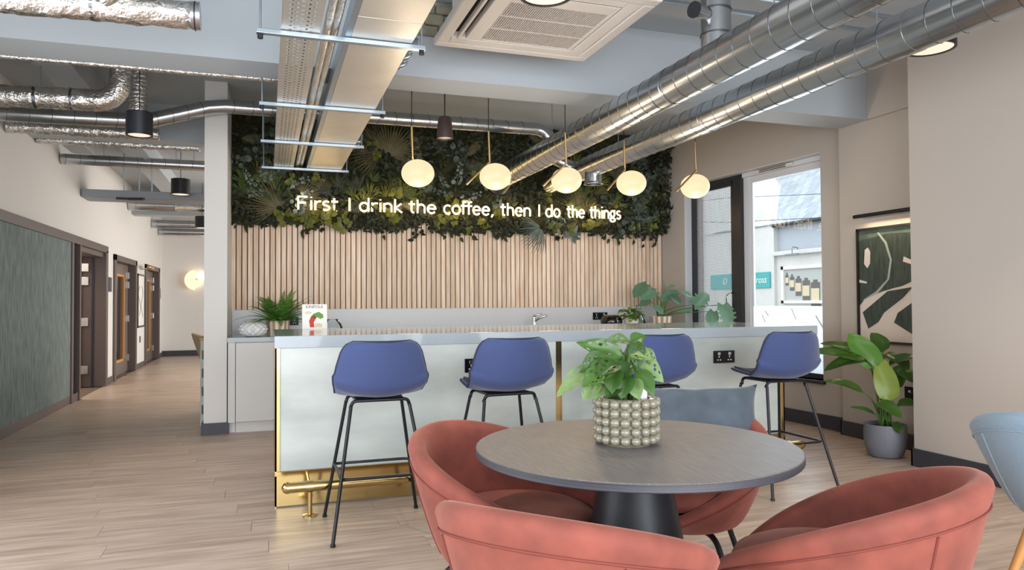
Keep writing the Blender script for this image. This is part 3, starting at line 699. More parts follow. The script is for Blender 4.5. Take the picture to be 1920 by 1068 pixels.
def between(parent, name, b, tip, nrm, wd, mat, shape=2, curve=.25, fold=.18, n=10, nc=6, holes=None):
    b = Vector(b); tip = Vector(tip); y = tip - b; L = y.length * 1.04; y.normalize(); nrm = Vector(nrm); z = (nrm - y * nrm.dot(y)).normalized(); x = y.cross(z)
    # tilt up by the curve so the drooping tip lands on the target
    o = O(name, leafm(L, wd, curve, fold, shape, n, nc, holes), mat, parent, smooth=True)
    B = Matrix((x, y, z)).transposed().to_4x4()
    o.matrix_basis = Matrix.Translation(b) @ B @ Matrix.Rotation(math.atan(curve), 4, 'X'); return o
def bend_stem(parent, p0, p1, r_=.007, bow=(0, 0, 0)):
    p0 = Vector(p0); p1 = Vector(p1); bw = Vector(bow); h = (p1 - p0).length
    pts = []
    for k in range(7):
        q = k / 6; lin_ = p0.lerp(p1, q); up = Vector((p0.x + (p1.x - p0.x) * q * q, p0.y + (p1.y - p0.y) * q * q, p0.z + (p1.z - p0.z) * (1 - (1 - q) ** 1.6)))
        pts.append(lin_.lerp(up, .8) + bw * math.sin(math.pi * q))
    O('stem', MB().tube(pts, [r_ * (1 - .5 * k / 6) for k in range(7)], 7), M_stem, parent, smooth=True)
t = T('small_potted_plant', 'small lime green leafy plant in a white pot', 'plant', (4.06, 7.62, ct))
O('pot', MB().lathe([(.001, 0), (.075, 0), (.085, .11), (.075, .11), (.066, .02), (.001, .02)], 28), M_stripeW, t, smooth=True, auto=40)
O('soil', MB().lathe([(.001, .095), (.076, .09)], 16), M_soil, t)
for k in range(34):
    az = k * 2.4; el = random.uniform(-.2, .95); d = random.uniform(.02, .09)
    p = (d * math.cos(az + 1.57), d * math.sin(az + 1.57), .11 + random.uniform(0, .11))
    place(O('leaf', leafm(random.uniform(.07, .12), random.uniform(.05, .075), .3, .15, 1), M_leafY if k % 3 else M_fern, t, smooth=True), p, az, el)
# carafe
t = O('glass_carafe', MB().lathe([(.001, .004), (.085, .004), (.09, .03), (.075, .1), (.04, .17), (.028, .21), (.028, .27), (.034, .275), (.030, .275), (.024, .268), (.024, .21), (.036, .17), (.07, .1), (.084, .03), (.001, .012)], 28), M_clear, None, smooth=True); t.location = (4.225, 7.75, ct); tag(t, 'clear glass carafe with narrow neck between two potted plants', 'carafe')
t = T('monstera_plant', 'monstera with broad split leaves in a striped pot by the window', 'plant', (4.41, 7.55, ct))
striped_pot(t, .125, .14)
RM = Vector((.866, -.5, 0)); TM = Vector((-.5, -.866, 0)); UP = Vector((0, 0, 1)); SM = 1 / 165.0
def mp(dx, dy, d): return RM * (dx * SM) + UP * (.14 + dy * SM) + TM * d
# (leaf base, leaf tip, width): right / up offsets and distance towards the room
mon = [((-26, 62, .05), (-50, 38, .1), .17, (0, -.6, 1)), ((-8, 48, .02), (-38, 34, .1), .15, (-.2, -1, .8)), ((30, 46, .05), (0, 30, .12), .14, (0, -1, .9)), ((36, 50, .0), (56, 36, .08), .12, (.3, -1, .8)),
       ((62, 22, .18), (88, 40, .2), .20, (-.4, -1, .2)), ((96, 10, .3), (88, -16, .36), .15, (-.3, -1, .3)), ((112, 22, .34), (120, -16, .42), .24, (0, -1, .5)), ((18, 40, .1), (38, 22, .16), .12, (0, -1, .9)),
       ((-12, 20, .1), (4, 4, .14), .10, (0, -1, .7)), ((36, 8, .1), (58, 12, .16), .09, (0, -1, .7)), ((-20, 30, -.02), (-40, 22, .02), .1, (0, -1, .8)), ((10, 52, 0), (26, 58, .06), .1, (0, -.8, 1))]
for k, (b, tp, wd, nr) in enumerate(mon):
    q0 = Vector((.04 * math.cos(k * 2.1), .04 * math.sin(k * 2.1), .12)); bend_stem(t, q0, mp(*b), .007)
    hs = {(i, j) for i, j in ((3, 0), (5, 0), (3, 7), (5, 7), (7, 0), (7, 7))}
    between(t, 'leaf', mp(*b), mp(*tp), nr, wd, M_monst, 1, .2, .1, 10, 8, hs if k in (4, 6) else None)
O('new_shoot', MB().tube([(.04, 0, .12), (.06, -.02, .4), (.03, -.03, .58)], [.008, .007, .001], 6), M_leafY, t, smooth=True)

# ------------------------------------------------------------------ planted wall
pwl = T('planted_wall', 'dark preserved moss and foliage panel above the slats', 'plant wall', (2.2, YB, 2.06))
gx0, gx1, gz0, gz1 = -.375, 4.80, 2.06, CZ
def mossf(u, v):
    x = gx0 + (gx1 - gx0) * u; z = gz0 + (gz1 - gz0) * v
    return (x, YB + .02 - .06 - .05 * math.sin(x * 9 + z * 4) * math.sin(z * 11 + x * 2) - .025 * random.random(), z)
mo = MB().grid(mossf, 130, 34); O('moss_backing', mo, M_moss, pwl, world=True, smooth=True)
def fan(n=22, L=.42, spread=2.7, seed=0):
    rnd = random.Random(seed); mb = MB()
    for i in range(n):
        a = -spread / 2 + spread * i / (n - 1); l = L * (.85 + .15 * math.cos(a)) * rnd.uniform(.9, 1.05); wd = l * .022
        d = Vector((math.sin(a), math.cos(a), 0)); e = Vector((d.y, -d.x, 0)); u_ = Vector((0, 0, 1))
        p = [d * .03, d * l * .55 + u_ * .03, d * l + u_ * (-.03)]
        mb.add([p[0] - e * .004, p[0] + e * .004, p[1] + e * wd, p[1] + u_ * .008, p[1] - e * wd, p[2]], [(0, 1, 2, 3), (0, 3, 4), (4, 3, 5), (3, 2, 5)])
    return mb
def sprig(n=6, L=.28, r_=.028, seed=0):
    rnd = random.Random(seed); mb = MB(); mb.tube([(0, 0, 0), (.01, L * .5, .03), (0, L, .02)], .003, 4)
    for i in range(n):
        s_ = (i + 1) / n
        for sg_ in (-1, 1):
            rr_ = r_ * rnd.uniform(.7, 1.1) * (1.15 - .5 * s_)
            Mx = Matrix.Translation((sg_ * rr_ * rnd.uniform(.8, 1.6), L * (s_ + rnd.uniform(-.08, .08)), .03 + rnd.uniform(-.01, .02))) @ Matrix.Rotation(rnd.uniform(-.7, .7), 4, 'Y') @ Matrix.Rotation(rnd.uniform(-.6, .6), 4, 'X')
            mb.add([(rr_ * math.cos(q * math.pi / 4), rr_ * math.sin(q * math.pi / 4), .15 * rr_ * math.cos(q * math.pi / 2)) for q in range(8)] + [(0, 0, 0)], [(8, q, (q + 1) % 8) for q in range(8)], Mx)
    return mb
def star(n=7, L=.17, seed=0):
    mb = MB(); rnd = random.Random(seed)
    for i in range(n):
        a = -2.1 + 4.2 * i / (n - 1); l = L * (1 - .25 * abs(a) / 2.1)
        mb.add(*[(lambda q: (q.v, q.f))(leafm(l, l * .36, .25, .2, 0, 5, 2))][0], Matrix.Rotation(-a, 4, 'Z'))
    return mb
def tuft(n=26, L=.26, seed=0):
    mb = MB(); rnd = random.Random(seed)
    for i in range(n):
        a = rnd.uniform(-1.3, 1.3); l = L * rnd.uniform(.6, 1.1); d = Vector((math.sin(a), math.cos(a), rnd.uniform(.1, .7))).normalized(); e = d.cross(Vector((0, 0, 1))).normalized() * .005
        b = d * l; c2 = b * 1.0 + Vector((math.sin(a) * .03, -.25 * l * abs(math.sin(a)) - .03, -.3 * l))
        mb.add([-e, e, d * l * .6 + e, d * l * .6 - e, c2], [(0, 1, 2, 3), (3, 2, 4)])
    return mb
def cluster(n=9, L=.075, wd=.6, sp=.09, seed=0, shape=0):
    mb = MB(); rnd = random.Random(seed)
    for i in range(n):
        q = leafm(L * rnd.uniform(.7, 1.2), L * wd, .3, .2, shape, 4, 2)
        Mx = Matrix.Translation((rnd.uniform(-sp, sp), rnd.uniform(-sp, sp), rnd.uniform(0, .05))) @ Matrix.Rotation(rnd.uniform(0, 6.28), 4, 'Z') @ Matrix.Rotation(rnd.uniform(-.1, .9), 4, 'X')
        mb.add(q.v, q.f, Mx)
    return mb
def wallplant(name, me, x, z, rot, tilt=.35, out=.1, scale=1.0):
    o = bpy.data.objects.new(name, me); COL.objects.link(o); o.parent = pwl; o.matrix_parent_inverse = pwl.matrix_basis.inverted()
    # local xy plane -> wall plane (x right, y up), local z -> towards the room
    o.matrix_basis = Matrix.Translation((x, YB - out, z)) @ Matrix.Rotation(R(90), 4, 'X') @ Matrix.Rotation(rot, 4, 'Z') @ Matrix.Rotation(tilt, 4, 'X') @ Matrix.Scale(scale, 4)
    return o
def mm(mb, name, mat): me = mesh_of(mb, name, False); me.materials.append(mat); return me
fans = [mm(fan(26, .42, 2.9, i), 'fan_palm', M_palmd) for i in range(2)]
fans_s = [mm(fan(20, .36, 2.2, 5), 'fan_palm', M_eucal)]
ferns = [mm(frond(.40, .25, 20, .2, i), 'fern_frond', M_dkgreen if i % 2 else M_palmd) for i in range(3)]
eucs = [mm(sprig(6, .26, .026, i), 'eucalyptus_sprig', M_eucal) for i in range(3)]
eucd = [mm(sprig(5, .26, .042, 10 + i), 'eucalyptus_sprig', leafmat('leaf_grey_green%d' % i, '#29332a', '#566052', .55, .1)) for i in range(2)]
stars = [mm(star(7, .18, i), 'star_leaf', M_dkgreen if i else M_eucal) for i in range(2)]
tufts = [mm(tuft(30, .26, i), 'grass_tuft', M_olive if i == 0 else M_tuft) for i in range(3)]
rounds = [mm(cluster(6, .075, .95, .06, i, 1), 'round_leaves', M_olive) for i in range(3)]
clus = [mm(cluster(16, .085, .55, .11, i), 'leaf_cluster', M_dkgreen) for i in range(4)]
rg = random.Random(3)
for (x, z, rot, s_) in ((.12, 2.22, .75, 1.0), (.30, 2.3, -1.3, .8), (1.20, 2.90, 1.25, 1.1), (1.28, 2.86, -.5, 1.05), (.62, 2.36, 1.2, .7), (3.6, 2.32, -.2, .8)): wallplant('fan_palm', rg.choice(fans), x, z, rot, .15, .13, s_)
wallplant('fan_palm', fans_s[0], 3.1, 2.10, 2.2, .1, .16, 1.0)
for i in range(26): wallplant('fern_frond', rg.choice(ferns), rg.uniform(gx0 + .2, gx1 - .2), rg.uniform(2.25, 3.15), rg.uniform(-2.5, 2.5), .1, .12, rg.uniform(.7, 1.1))
for (x, z) in ((-.2, 2.35), (-.05, 2.48), (.0, 2.55), (.1, 2.5), (.2, 2.45), (-.12, 2.42), (.26, 2.25), (.3, 2.15), (1.95, 2.5), (2.0, 2.42), (2.05, 2.55), (2.1, 2.38), (3.35, 2.08), (3.4, 2.14)): wallplant('eucalyptus_sprig', rg.choice(eucs), x, z, rg.uniform(-1.5, 1.5), .25, .14, rg.uniform(.7, 1))
for i in range(34):
    x, z = (rg.uniform(gx0 + .1, .3), rg.uniform(2.6, 3.2)) if i < 12 else ((rg.uniform(4.3, 4.75), rg.uniform(2.15, 2.9)) if i < 24 else (rg.uniform(gx0, gx1), rg.uniform(2.15, 3.1)))
    wallplant('eucalyptus_sprig', rg.choice(eucd), x, z, rg.uniform(-2, 2), .3, .11, rg.uniform(.7, 1.1))
for (x, z) in ((.75, 2.5), (.92, 2.48), (.55, 2.62), (1.6, 2.88), (2.2, 2.72), (2.5, 2.8), (2.4, 2.6), (4.55, 2.2), (4.62, 2.3), (3.5, 2.0), (3.9, 2.62), (1.9, 3.0), (3.0, 3.0)): wallplant('star_leaf', rg.choice(stars), x, z, rg.uniform(-1, 1), .4, .13, rg.uniform(.8, 1.15))
for i in range(46):
    x = rg.choice((rg.uniform(.9, 1.7), rg.uniform(2.3, 4.2), rg.uniform(gx0 + .1, .1), rg.uniform(3.4, 4.7)))
    z = rg.uniform(2.25, 2.6) if x < 2.2 else rg.uniform(2.25, 3.1)
    wallplant('grass_tuft', rg.choice(tufts), x, z, rg.uniform(-.9, .9), .2, .12, rg.uniform(.6, 1.05))
for i in range(44): wallplant('round_leaves', rg.choice(rounds), rg.uniform(gx0 + .1, gx1 - .1), rg.choice((rg.uniform(2.08, 2.2), rg.uniform(2.1, 3.0))), rg.uniform(-3, 3), .3, .14, rg.uniform(.7, 1.1))
for i in range(40): wallplant('leaf_cluster', rg.choice(clus), rg.uniform(gx0 + .05, gx1 - .02), rg.uniform(2.04, 2.14), rg.uniform(-3, 3), .4, .10, rg.uniform(.6, 1))
for i in range(60): wallplant('leaf_cluster', rg.choice(clus), rg.uniform(gx0 + .05, gx1 - .05), rg.uniform(2.2, 3.2), rg.uniform(-3, 3), .4, .12, rg.uniform(.8, 1.2))
fill = MB(); base_l = leafm(.07, .04, .3, .2, 0, 3, 2)
for i in range(5200):
    Mx = Matrix.Translation((rg.uniform(gx0 + .02, gx1), YB - rg.uniform(.03, .12), rg.uniform(gz0 - .02, gz1 - .08))) @ Matrix.Rotation(R(90), 4, 'X') @ Matrix.Rotation(rg.uniform(0, 6.28), 4, 'Z') @ Matrix.Rotation(rg.uniform(-.2, 1.0), 4, 'X') @ Matrix.Scale(rg.uniform(.5, 1.15), 4)
    fill.add(base_l.v, base_l.f, Mx)
o = O('filler_foliage', fill, M_dkgreen, pwl, world=True); o['kind'] = 'stuff'
# edge leaves that stick out over the right end
for i in range(26): wallplant('leaf_cluster', rg.choice(clus), rg.uniform(4.68, 4.80), rg.uniform(2.1, 3.2), rg.uniform(-3, 3), .6, rg.uniform(.05, .2), rg.uniform(.6, .9))

# ------------------------------------------------------------------ neon lettering
def arcp(cx, cz, rx, rz, a0, a1, n=14): return [(cx + rx * math.cos(R(a0 + (a1 - a0) * i / n)), cz + rz * math.sin(R(a0 + (a1 - a0) * i / n))) for i in range(n + 1)]
xh = .70
G = {
 'F': (.62, [[(.08, 0), (.08, 1), (.52, 1)], [(.08, .53), (.45, .53)]]),
 'I': (.26, [[(.13, 0), (.13, 1)]]),
 'i': (.24, [[(.12, 0), (.12, xh)], [(.12, .93), (.12, .99)]]),
 'r': (.42, [[(.09, 0), (.09, xh)], [(.09, .38)] + arcp(.34, .42, .25, .25, 180, 80)]),
 's': (.48, [arcp(.24, .525, .165, .165, 40, 240, 10) + arcp(.22, .18, .18, .175, 75, -140, 12)]),
 't': (.42, [[(.17, .95), (.17, .2)] + arcp(.32, .18, .15, .17, 180, 265), [(.02, xh), (.36, xh)]]),
 'd': (.64, [arcp(.29, .34, .23, .34, 20, 380, 24), [(.53, 0), (.53, 1.05)]]),
 'n': (.60, [[(.09, 0), (.09, xh)], arcp(.29, .44, .20, .25, 180, 0, 12) + [(.49, 0)]]),
 'k': (.54, [[(.09, 0), (.09, 1.05)], [(.44, xh), (.12, .36), (.47, 0)]]),
 'h': (.60, [[(.09, 0), (.09, 1.05)], arcp(.29, .44, .20, .25, 180, 0, 12) + [(.49, 0)]]),
 'e': (.60, [[(.07, .37), (.51, .37)] + arcp(.29, .35, .225, .345, 0, 318, 22)]),
 'c': (.52, [arcp(.30, .35, .235, .345, 52, 308, 20)]),
 'o': (.62, [arcp(.31, .35, .24, .345, 0, 360, 26)]),
 'f': (.36, [[(.14, 0), (.14, .82)] + arcp(.29, .86, .15, .17, 180, 75, 8), [(0, xh), (.34, xh)]]),
 'g': (.60, [arcp(.27, .42, .19, .265, 0, 360, 22), [(.27, .69), (.50, .69)], [(.13, .2), (.1, .07), (.4, .03)] + arcp(.27, -.12, .22, .14, 50, -220, 16)]),
 ',': (.24, [[(.14, .06), (.06, -.16)]]),
}
neon = T('neon_sign', 'glowing white letters reading First I drink the coffee, then I do the things', 'neon sign', (2.2, 7.98, 2.2))
capH = .137; ny = 7.98
words = [('First', .296, .735), ('I', .825, .868), ('drink', .945, 1.43), ('the', 1.49, 1.815), ('coffee,', 1.885, 2.49), ('then', 2.565, 2.95), ('I', 3.02, 3.075), ('do', 3.125, 3.32), ('the', 3.40, 3.64), ('things', 3.70, 4.125)]
import functools
letters = {}
for wd, xa, xb in words:
    k_ = 1.0 if wd == 'I' else 1.0
    tot = sum(G[ch][0] for ch in wd); sx = (xb - xa) / tot if wd != 'I' else capH
    x = xa if wd != 'I' else (xa + xb) / 2 - .13 * capH
    zb = 2.208 + (x - .3) * .0045
    for ch in wd:
        mb = MB()
        for st in G[ch][1]:
            pts = [(x + p[0] * sx, ny, zb + p[1] * capH) for p in st]
            cl = len(st) > 20 and abs(st[0][0] - st[-1][0]) < 1e-4 and abs(st[0][1] - st[-1][1]) < 1e-4
            mb.tube(pts[:-1] if cl else pts, .0088, 8, closed=cl)
        nm = 'letter_' + (ch.lower() if ch != ',' else 'comma')
        O(nm, mb, M_neon, neon, world=True, smooth=True)
        x += G[ch][0] * sx

# ------------------------------------------------------------------ bar stools
st0 = T('bar_stool', '', 'stool')
def stool_shell(u, v, off=0.0):
    prof = [(0.0, .215, .722), (.10, .19, .738), (.25, .08, .728), (.40, -.04, .720), (.52, -.14, .726), (.62, -.195, .765), (.72, -.215, .83), (.85, -.232, .92), (.95, -.245, .99), (1.0, -.25, 1.012)]
    for i in range(len(prof) - 1):
        if v <= prof[i + 1][0] + 1e-9: break
    a, b = prof[i], prof[i + 1]; s_ = (v - a[0]) / (b[0] - a[0]); y = a[1] + (b[1] - a[1]) * s_; z = a[2] + (b[2] - a[2]) * s_
    wv = [(0, .13), (.04, .175), (.12, .205), (.35, .228), (.55, .247), (.66, .25), (.8, .232), (.9, .212), (.96, .19), (1.0, .15)]
    for i in range(len(wv) - 1):
        if v <= wv[i + 1][0] + 1e-9: break
    a, b = wv[i], wv[i + 1]; hw = a[1] + (b[1] - a[1]) * (v - a[0]) / (b[0] - a[0])
    t_ = 2 * u - 1; bk = min(1, max(0, (v - .45) / .25)); ft = 1 - bk
    return (t_ * hw, y + bk * .085 * t_ * t_ , z + ft * .022 * abs(t_) ** 2.5 + bk * .0 + (.05 * t_ * t_ * math.sin(math.pi * min(1, max(0, (v - .4) / .35)))))
me = mesh_of(MB().grid(stool_shell, 16, 30), 'shell', True)
so = o = O('shell', me, M_blue, st0); md = o.modifiers.new('s', 'SOLIDIFY'); md.thickness = .022; md.offset = 0
md = o.modifiers.new('b', 'SUBSURF'); md.levels = 1; md.render_levels = 1
me = mesh_of(MB().grid(lambda u, v: (lambda p: (p[0] * .93, p[1] * .95 + .004, p[2] + .014))(stool_shell(u, .02 + v * .5)), 12, 14), 'seat_pad', True)
o = O('seat_pad', me, M_navy, st0); md = o.modifiers.new('s', 'SOLIDIFY'); md.thickness = .01; md.offset = 0
edge = [stool_shell(0, i / 30) for i in range(31)] + [stool_shell(k / 10, 1) for k in range(1, 10)] + [stool_shell(1, 1 - i / 30) for i in range(31)] + [stool_shell(1 - k / 10, 0) for k in range(1, 10)]
O('edge_piping', MB().tube(edge, .0075, 6, closed=True), M_navy, so, smooth=True)
O('seat_mount', MB().box(-.13, .13, -.10, .14, .69, .706), M_black, st0, bevel=.005)
for sy in (-1, 1):
    ty = .02 + sy * .125
    O('crossbar', MB().tube(arc_path([(-.158, ty - .01 * sy, .66), (-.145, ty, .698), (.145, ty, .698), (.158, ty - .01 * sy, .66)], .03), .0095, 8), M_black, st0, smooth=True)
    for sx in (-1, 1):
        lg = O('leg', MB().tube([(sx * .155, ty, .67), (sx * .262, sy * .27, .012)], .0095, 8), M_black, st0, smooth=True, auto=40)
        O('foot_glide', MB().tube([(sx * .262, sy * .27, .0), (sx * .261, sy * .269, .014)], .013, 8), M_blackm, lg)
q = .31; fx = .155 + (.262 - .155) * (1 - q / .67); f0 = .02 - .125; f0y = lambda sy: (.02 + sy * .125) + (sy * .27 - (.02 + sy * .125)) * (1 - q / .67)
O('footrest', MB().tube(arc_path([(-fx, f0y(1), q), (-fx, f0y(-1), q), (fx, f0y(-1), q), (fx, f0y(1), q), (-fx, f0y(1), q)], .05), .008, 8), M_black, st0, smooth=True)
stools = [((.575, 4.0), 0, 'blue upholstered bar stool at the left end of the bar, seen squarely from behind'), ((1.295, 3.985), R(3), 'blue upholstered bar stool second from the left, left of the brass joint strip'),
          ((2.24, 3.985), R(-2), 'blue upholstered bar stool half hidden behind the leafy table plant'), ((3.165, 3.965), R(2), 'blue upholstered bar stool at the right end by the window')]
for i, ((x, y), a, lab) in enumerate(stools):
    o = st0 if i == 0 else copy_tree(st0)
    o.matrix_basis = Matrix.Translation((x, y, 0)) @ Matrix.Rotation(a, 4, 'Z'); tag(o, lab, 'stool', 'bar stools')

# ------------------------------------------------------------------ tub chairs
def tub(name, mats, Rr=.38, rb=.245, zb=.735, za=.35, pw_=.55, zbot=.27, rim=.032, legs='metal'):
    t = T(name, '', 'chair'); shellm, cushm, pipe, legm = mats
    zr = lambda q: za + (zb - za) * ((1 + math.cos(q)) / 2) ** pw_
    def sec(u, v):
        q = u * 2 * math.pi - math.pi; z1 = zr(q)
        # v 0..1 : outer bottom -> outer top -> rolled rim -> inner bottom
        if v <= .45:
            s_ = v / .45; r_ = rb + (Rr - rb) * (s_ ** .75); z = zbot + (z1 - rim - zbot) * s_
        elif v <= .62:
            a = math.pi * (v - .45) / .17; r_ = Rr - rim + rim * math.cos(a); z = z1 - rim + rim * math.sin(a)
        else:
            s_ = (v - .62) / .38; r_ = (Rr - 2 * rim) + (rb + .01 - (Rr - 2 * rim)) * s_ ** 1.4; zi = max(zbot + .06, min(.37, z1 - rim - .02)); z = (z1 - rim) + (zi - (z1 - rim)) * s_
        return (r_ * math.sin(q), -r_ * math.cos(q), z)
    sh = O('shell', MB().grid(sec, 72, 40, cu=True), shellm, t, smooth=True)
    O('base', MB().lathe([(.001, zbot - .01), (rb - .02, zbot - .01), (rb + .004, zbot + .004), (rb, zbot + .03), (.001, zbot + .07)], 40), shellm, t, smooth=True)
    k_ = min(1, (rb - .02) / .225); dz = zbot - .27
    O('seat_cushion', MB().lathe([(.001, .36 + dz), (.245 * k_, .365 + dz), (.285 * k_, .385 + dz), (.293 * k_, .408 + dz), (.28 * k_, .433 + dz), (.24 * k_, .452 + dz), (.14 * k_, .462 + dz), (.001, .465 + dz)], 44, (0, .038 * k_, 0), 1.0, 1.02), cushm, t, smooth=True)
    pp = []
    for i in range(72): pp.append(sec(i / 72, .40))
    pp2 = [(x * 1.006, y * 1.006, z) for x, y, z in pp]
    O('rim_seam', MB().tube(pp2, .0035, 5, closed=True), pipe, sh, smooth=True)
    for a in (-.75, .75):
        u = (a + math.pi) / (2 * math.pi)
        O('back_seam', MB().tube([(lambda p: (p[0] * 1.004, p[1] * 1.004, p[2]))(sec(u, .02 + .37 * k / 10)) for k in range(11)], .0035, 5), pipe, sh)
    if legs == 'metal':
        for a in (45, 135, 225, 315):
            c_, s_ = math.cos(R(a)), math.sin(R(a))
            O('leg', MB().tube(arc_path([(.10 * c_, .10 * s_, zbot - .018), (.235 * c_, .235 * s_, zbot - .022), (.335 * c_, .335 * s_, .0)], .07), .0125, 10), legm, t, smooth=True, auto=60)
    else:
        for a in (45, 135, 225, 315):
            c_, s_ = math.cos(R(a)), math.sin(R(a))
            O('leg', MB().tube([(.15 * c_, .15 * s_, zbot + .0), (.29 * c_, .29 * s_, 0)], [.022, .014], 10), legm, t, smooth=True, auto=60)
    return t
ch0 = tub('tub_chair', (M_velvet, M_velvet, M_velvetd, M_black))
chairs = [((.87, 2.615), -2.44, 'coral velvet tub chair left of the round table, seat facing the camera'), ((.797, 1.83), -.85, 'coral velvet tub chair nearest the camera, outer back showing'),
          ((1.653, 1.762), .618, 'coral velvet tub chair at lower right, hollow inside showing'), ((1.73, 2.80), 2.43, 'coral velvet tub chair behind the table with a grey cushion on it')]
for i, ((x, y), a, lab) in enumerate(chairs):
    o = ch0 if i == 0 else copy_tree(ch0)
    o.matrix_basis = Matrix.Translation((x, y, 0)) @ Matrix.Rotation(a, 4, 'Z'); tag(o, lab, 'chair', 'chairs around the round table')
pc = tub('wool_tub_chair', (M_pale, M_pale, M_pale, M_oakedge), .36, .2, .80, .50, .9, .38, .03, 'wood')
pc.matrix_basis = Matrix.Translation((3.0, 1.98, 0)) @ Matrix.Rotation(R(-75), 4, 'Z'); tag(pc, 'pale blue wool tub chair with wooden legs at the right edge', 'chair')

# cushion
def pil(u, v):   # pinched corners, soft folds
    a, b = 2 * u - 1, 2 * v - 1; k = (1 - a ** 4) * (1 - b ** 4)
    pin = 1 - .12 * (1 - abs(a) ** 3) * abs(b) ** 3; pin2 = 1 - .10 * (1 - abs(b) ** 3) * abs(a) ** 3
    return (a * .27 * pin2, b * .19 * pin, .085 * max(0, k) ** .55 + (.010 * math.sin(7 * a + 5 * b) + .007 * math.sin(-11 * a + 4 * b * b)) * k)
mb = MB().grid(pil, 26, 20); mb2 = MB().grid(lambda u, v: (lambda p: (p[0], p[1], -p[2]))(pil(1 - u, v)), 26, 20); mb.add(mb2.v, mb2.f)
o = O('cushion', mb, M_cushion, None, smooth=True)
o.matrix_basis = Matrix.Translation((1.93, 2.96, .605)) @ Matrix.Rotation(R(-30), 4, 'Z') @ Matrix.Rotation(R(62), 4, 'X') @ Matrix.Rotation(R(2), 4, 'Z')
tag(o, 'slate grey velvet scatter cushion on the chair behind the table', 'cushion')

# ------------------------------------------------------------------ round table
tz = .722
t = T('round_table', 'round grey oak dining table on a black cone pedestal', 'table', (1.21, 2.256, 0))
O('edge_band', MB().lathe([(.5, tz - .027), (.5485, tz - .027), (.5512, tz - .024), (.5512, tz - .004), (.549, tz - .002), (.5, tz - .002)], 96), mk('edge_laminate', '#343338', .45, col2='#504e55', vscale=4, stretch=(.4, .4, 160)), t, smooth=True, auto=30)
O('tabletop', MB().lathe([(.001, tz - .028), (.545, tz - .028), (.548, tz - .026), (.55, tz - .0018), (.547, tz), (.001, tz)], 96), M_tabletop, t, smooth=True, auto=30)
O('pedestal', MB().lathe([(.001, 0), (.25, 0), (.25, .008), (.24, .012), (.20, .2), (.16, .42), (.125, .60), (.115, tz - .03), (.001, tz - .03)], 56), M_tablebase, t, smooth=True, auto=40)
# beaded pot and plant
t = T('beaded_pot_plant', 'swiss cheese plant in a taupe beaded pot on the round table', 'plant', (1.195, 2.285, tz))
pr_, ph = .098, .158
pb = O('pot', MB().lathe([(.001, 0), (.085, 0), (.09, .008), (pr_ - .004, .02), (pr_ - .002, ph), (pr_ - .012, ph + .003), (pr_ - .016, ph), (pr_ - .02, .02), (.001, .015)], 40), M_pot, t, smooth=True, auto=50)
bead = mesh_of(MB().lathe([(.0001, -.0165), (.008, -.0143), (.0143, -.00825), (.0165, 0), (.0143, .00825), (.008, .0143), (.0001, .0165)], 14), 'bead', True); bead.materials.append(M_pot)
nb = 18
for rw in range(5):
    for k in range(nb):
        a = 2 * math.pi * k / nb; o = bpy.data.objects.new('bead', bead); COL.objects.link(o); o.parent = pb
        rr_ = pr_ + .004 - .0004 * (4 - rw); o.matrix_basis = Matrix.Translation((rr_ * math.cos(a), rr_ * math.sin(a), .023 + rw * .0305)) @ Matrix.Diagonal((1.08, 1.08, .98, 1))
O('soil', MB().lathe([(.001, ph - .01), (pr_ - .012, ph - .015)], 20), M_soil, t)
O('plant_label', MB().box(.035, .06, -.04, -.038, ph - .02, ph + .05), M_paper, t, bevel=.001)
rg = random.Random(11)
RA = Vector((.88, -.47, 0)); TA = Vector((-.47, -.88, 0)); SA = 1 / 560.0
def ap(dx, dy, d): return RA * (dx * SA) + UP * (ph + dy * SA) + TA * d     # offsets from the middle of the pot rim
# (base, tip, width, holes)
ad = [((-60, 62, .05), (-128, 10, .10), .075, 1), ((-35, 80, .06), (-85, 55, .10), .085, 1), ((-5, 82, .03), (-90, 108, .05), .075, 1), ((10, 108, .0), (-36, 112, .06), .06, 1), ((10, 108, .0), (38, 120, -.02), .055, 0),
      ((22, 112, .03), (24, 62, .06), .06, 1), ((20, 78, .02), (68, 36, .05), .075, 1), ((24, 58, .05), (50, 12, .09), .06, 0), ((-30, 70, .08), (-62, 34, .12), .09, 1), ((-55, 40, .06), (-80, 2, .09), .07, 1),
      ((-20, 60, .08), (-26, 18, .12), .075, 0), ((2, 50, .08), (-8, 8, .11), .075, 0), ((14, 42, .08), (24, 6, .11), .06, 0), ((-25, 92, .0), (-65, 82, .04), .08, 1), ((-15, 72, .08), (-50, 50, .13), .08, 1),
      ((-40, 30, .07), (-60, 4, .1), .05, 0), ((-10, 30, .09), (-38, 8, .12), .05, 0), ((8, 70, .06), (-14, 40, .1), .08, 0), ((26, 84, -.03), (58, 66, -.02), .07, 1), ((-35, 76, -.05), (-75, 70, -.06), .08, 1),
      ((0, 86, -.04), (20, 50, -.05), .07, 0), ((12, 90, .04), (46, 78, .08), .07, 1), ((-45, 55, .1), (-78, 30, .14), .07, 1)]
for k, (b, tp, wd, hol) in enumerate(ad):
    bend_stem(t, (rg.uniform(-.03, .03), rg.uniform(-.03, .03), ph - .02), ap(*b), .0055)
    hs = {(i, j) for i in range(3, 11) for j in (1, 2, 5, 6) if (i // 2 + j + k) % 2 == 0 and i % 3} if hol else None
    between(t, 'leaf', ap(*b), ap(*tp), (TA * .9 + UP * rg.uniform(.4, 1.0) + RA * rg.uniform(-.3, .3)), wd, M_leafA if k % 3 else M_leafA2, 0, .22, .16, 14, 8, hs)

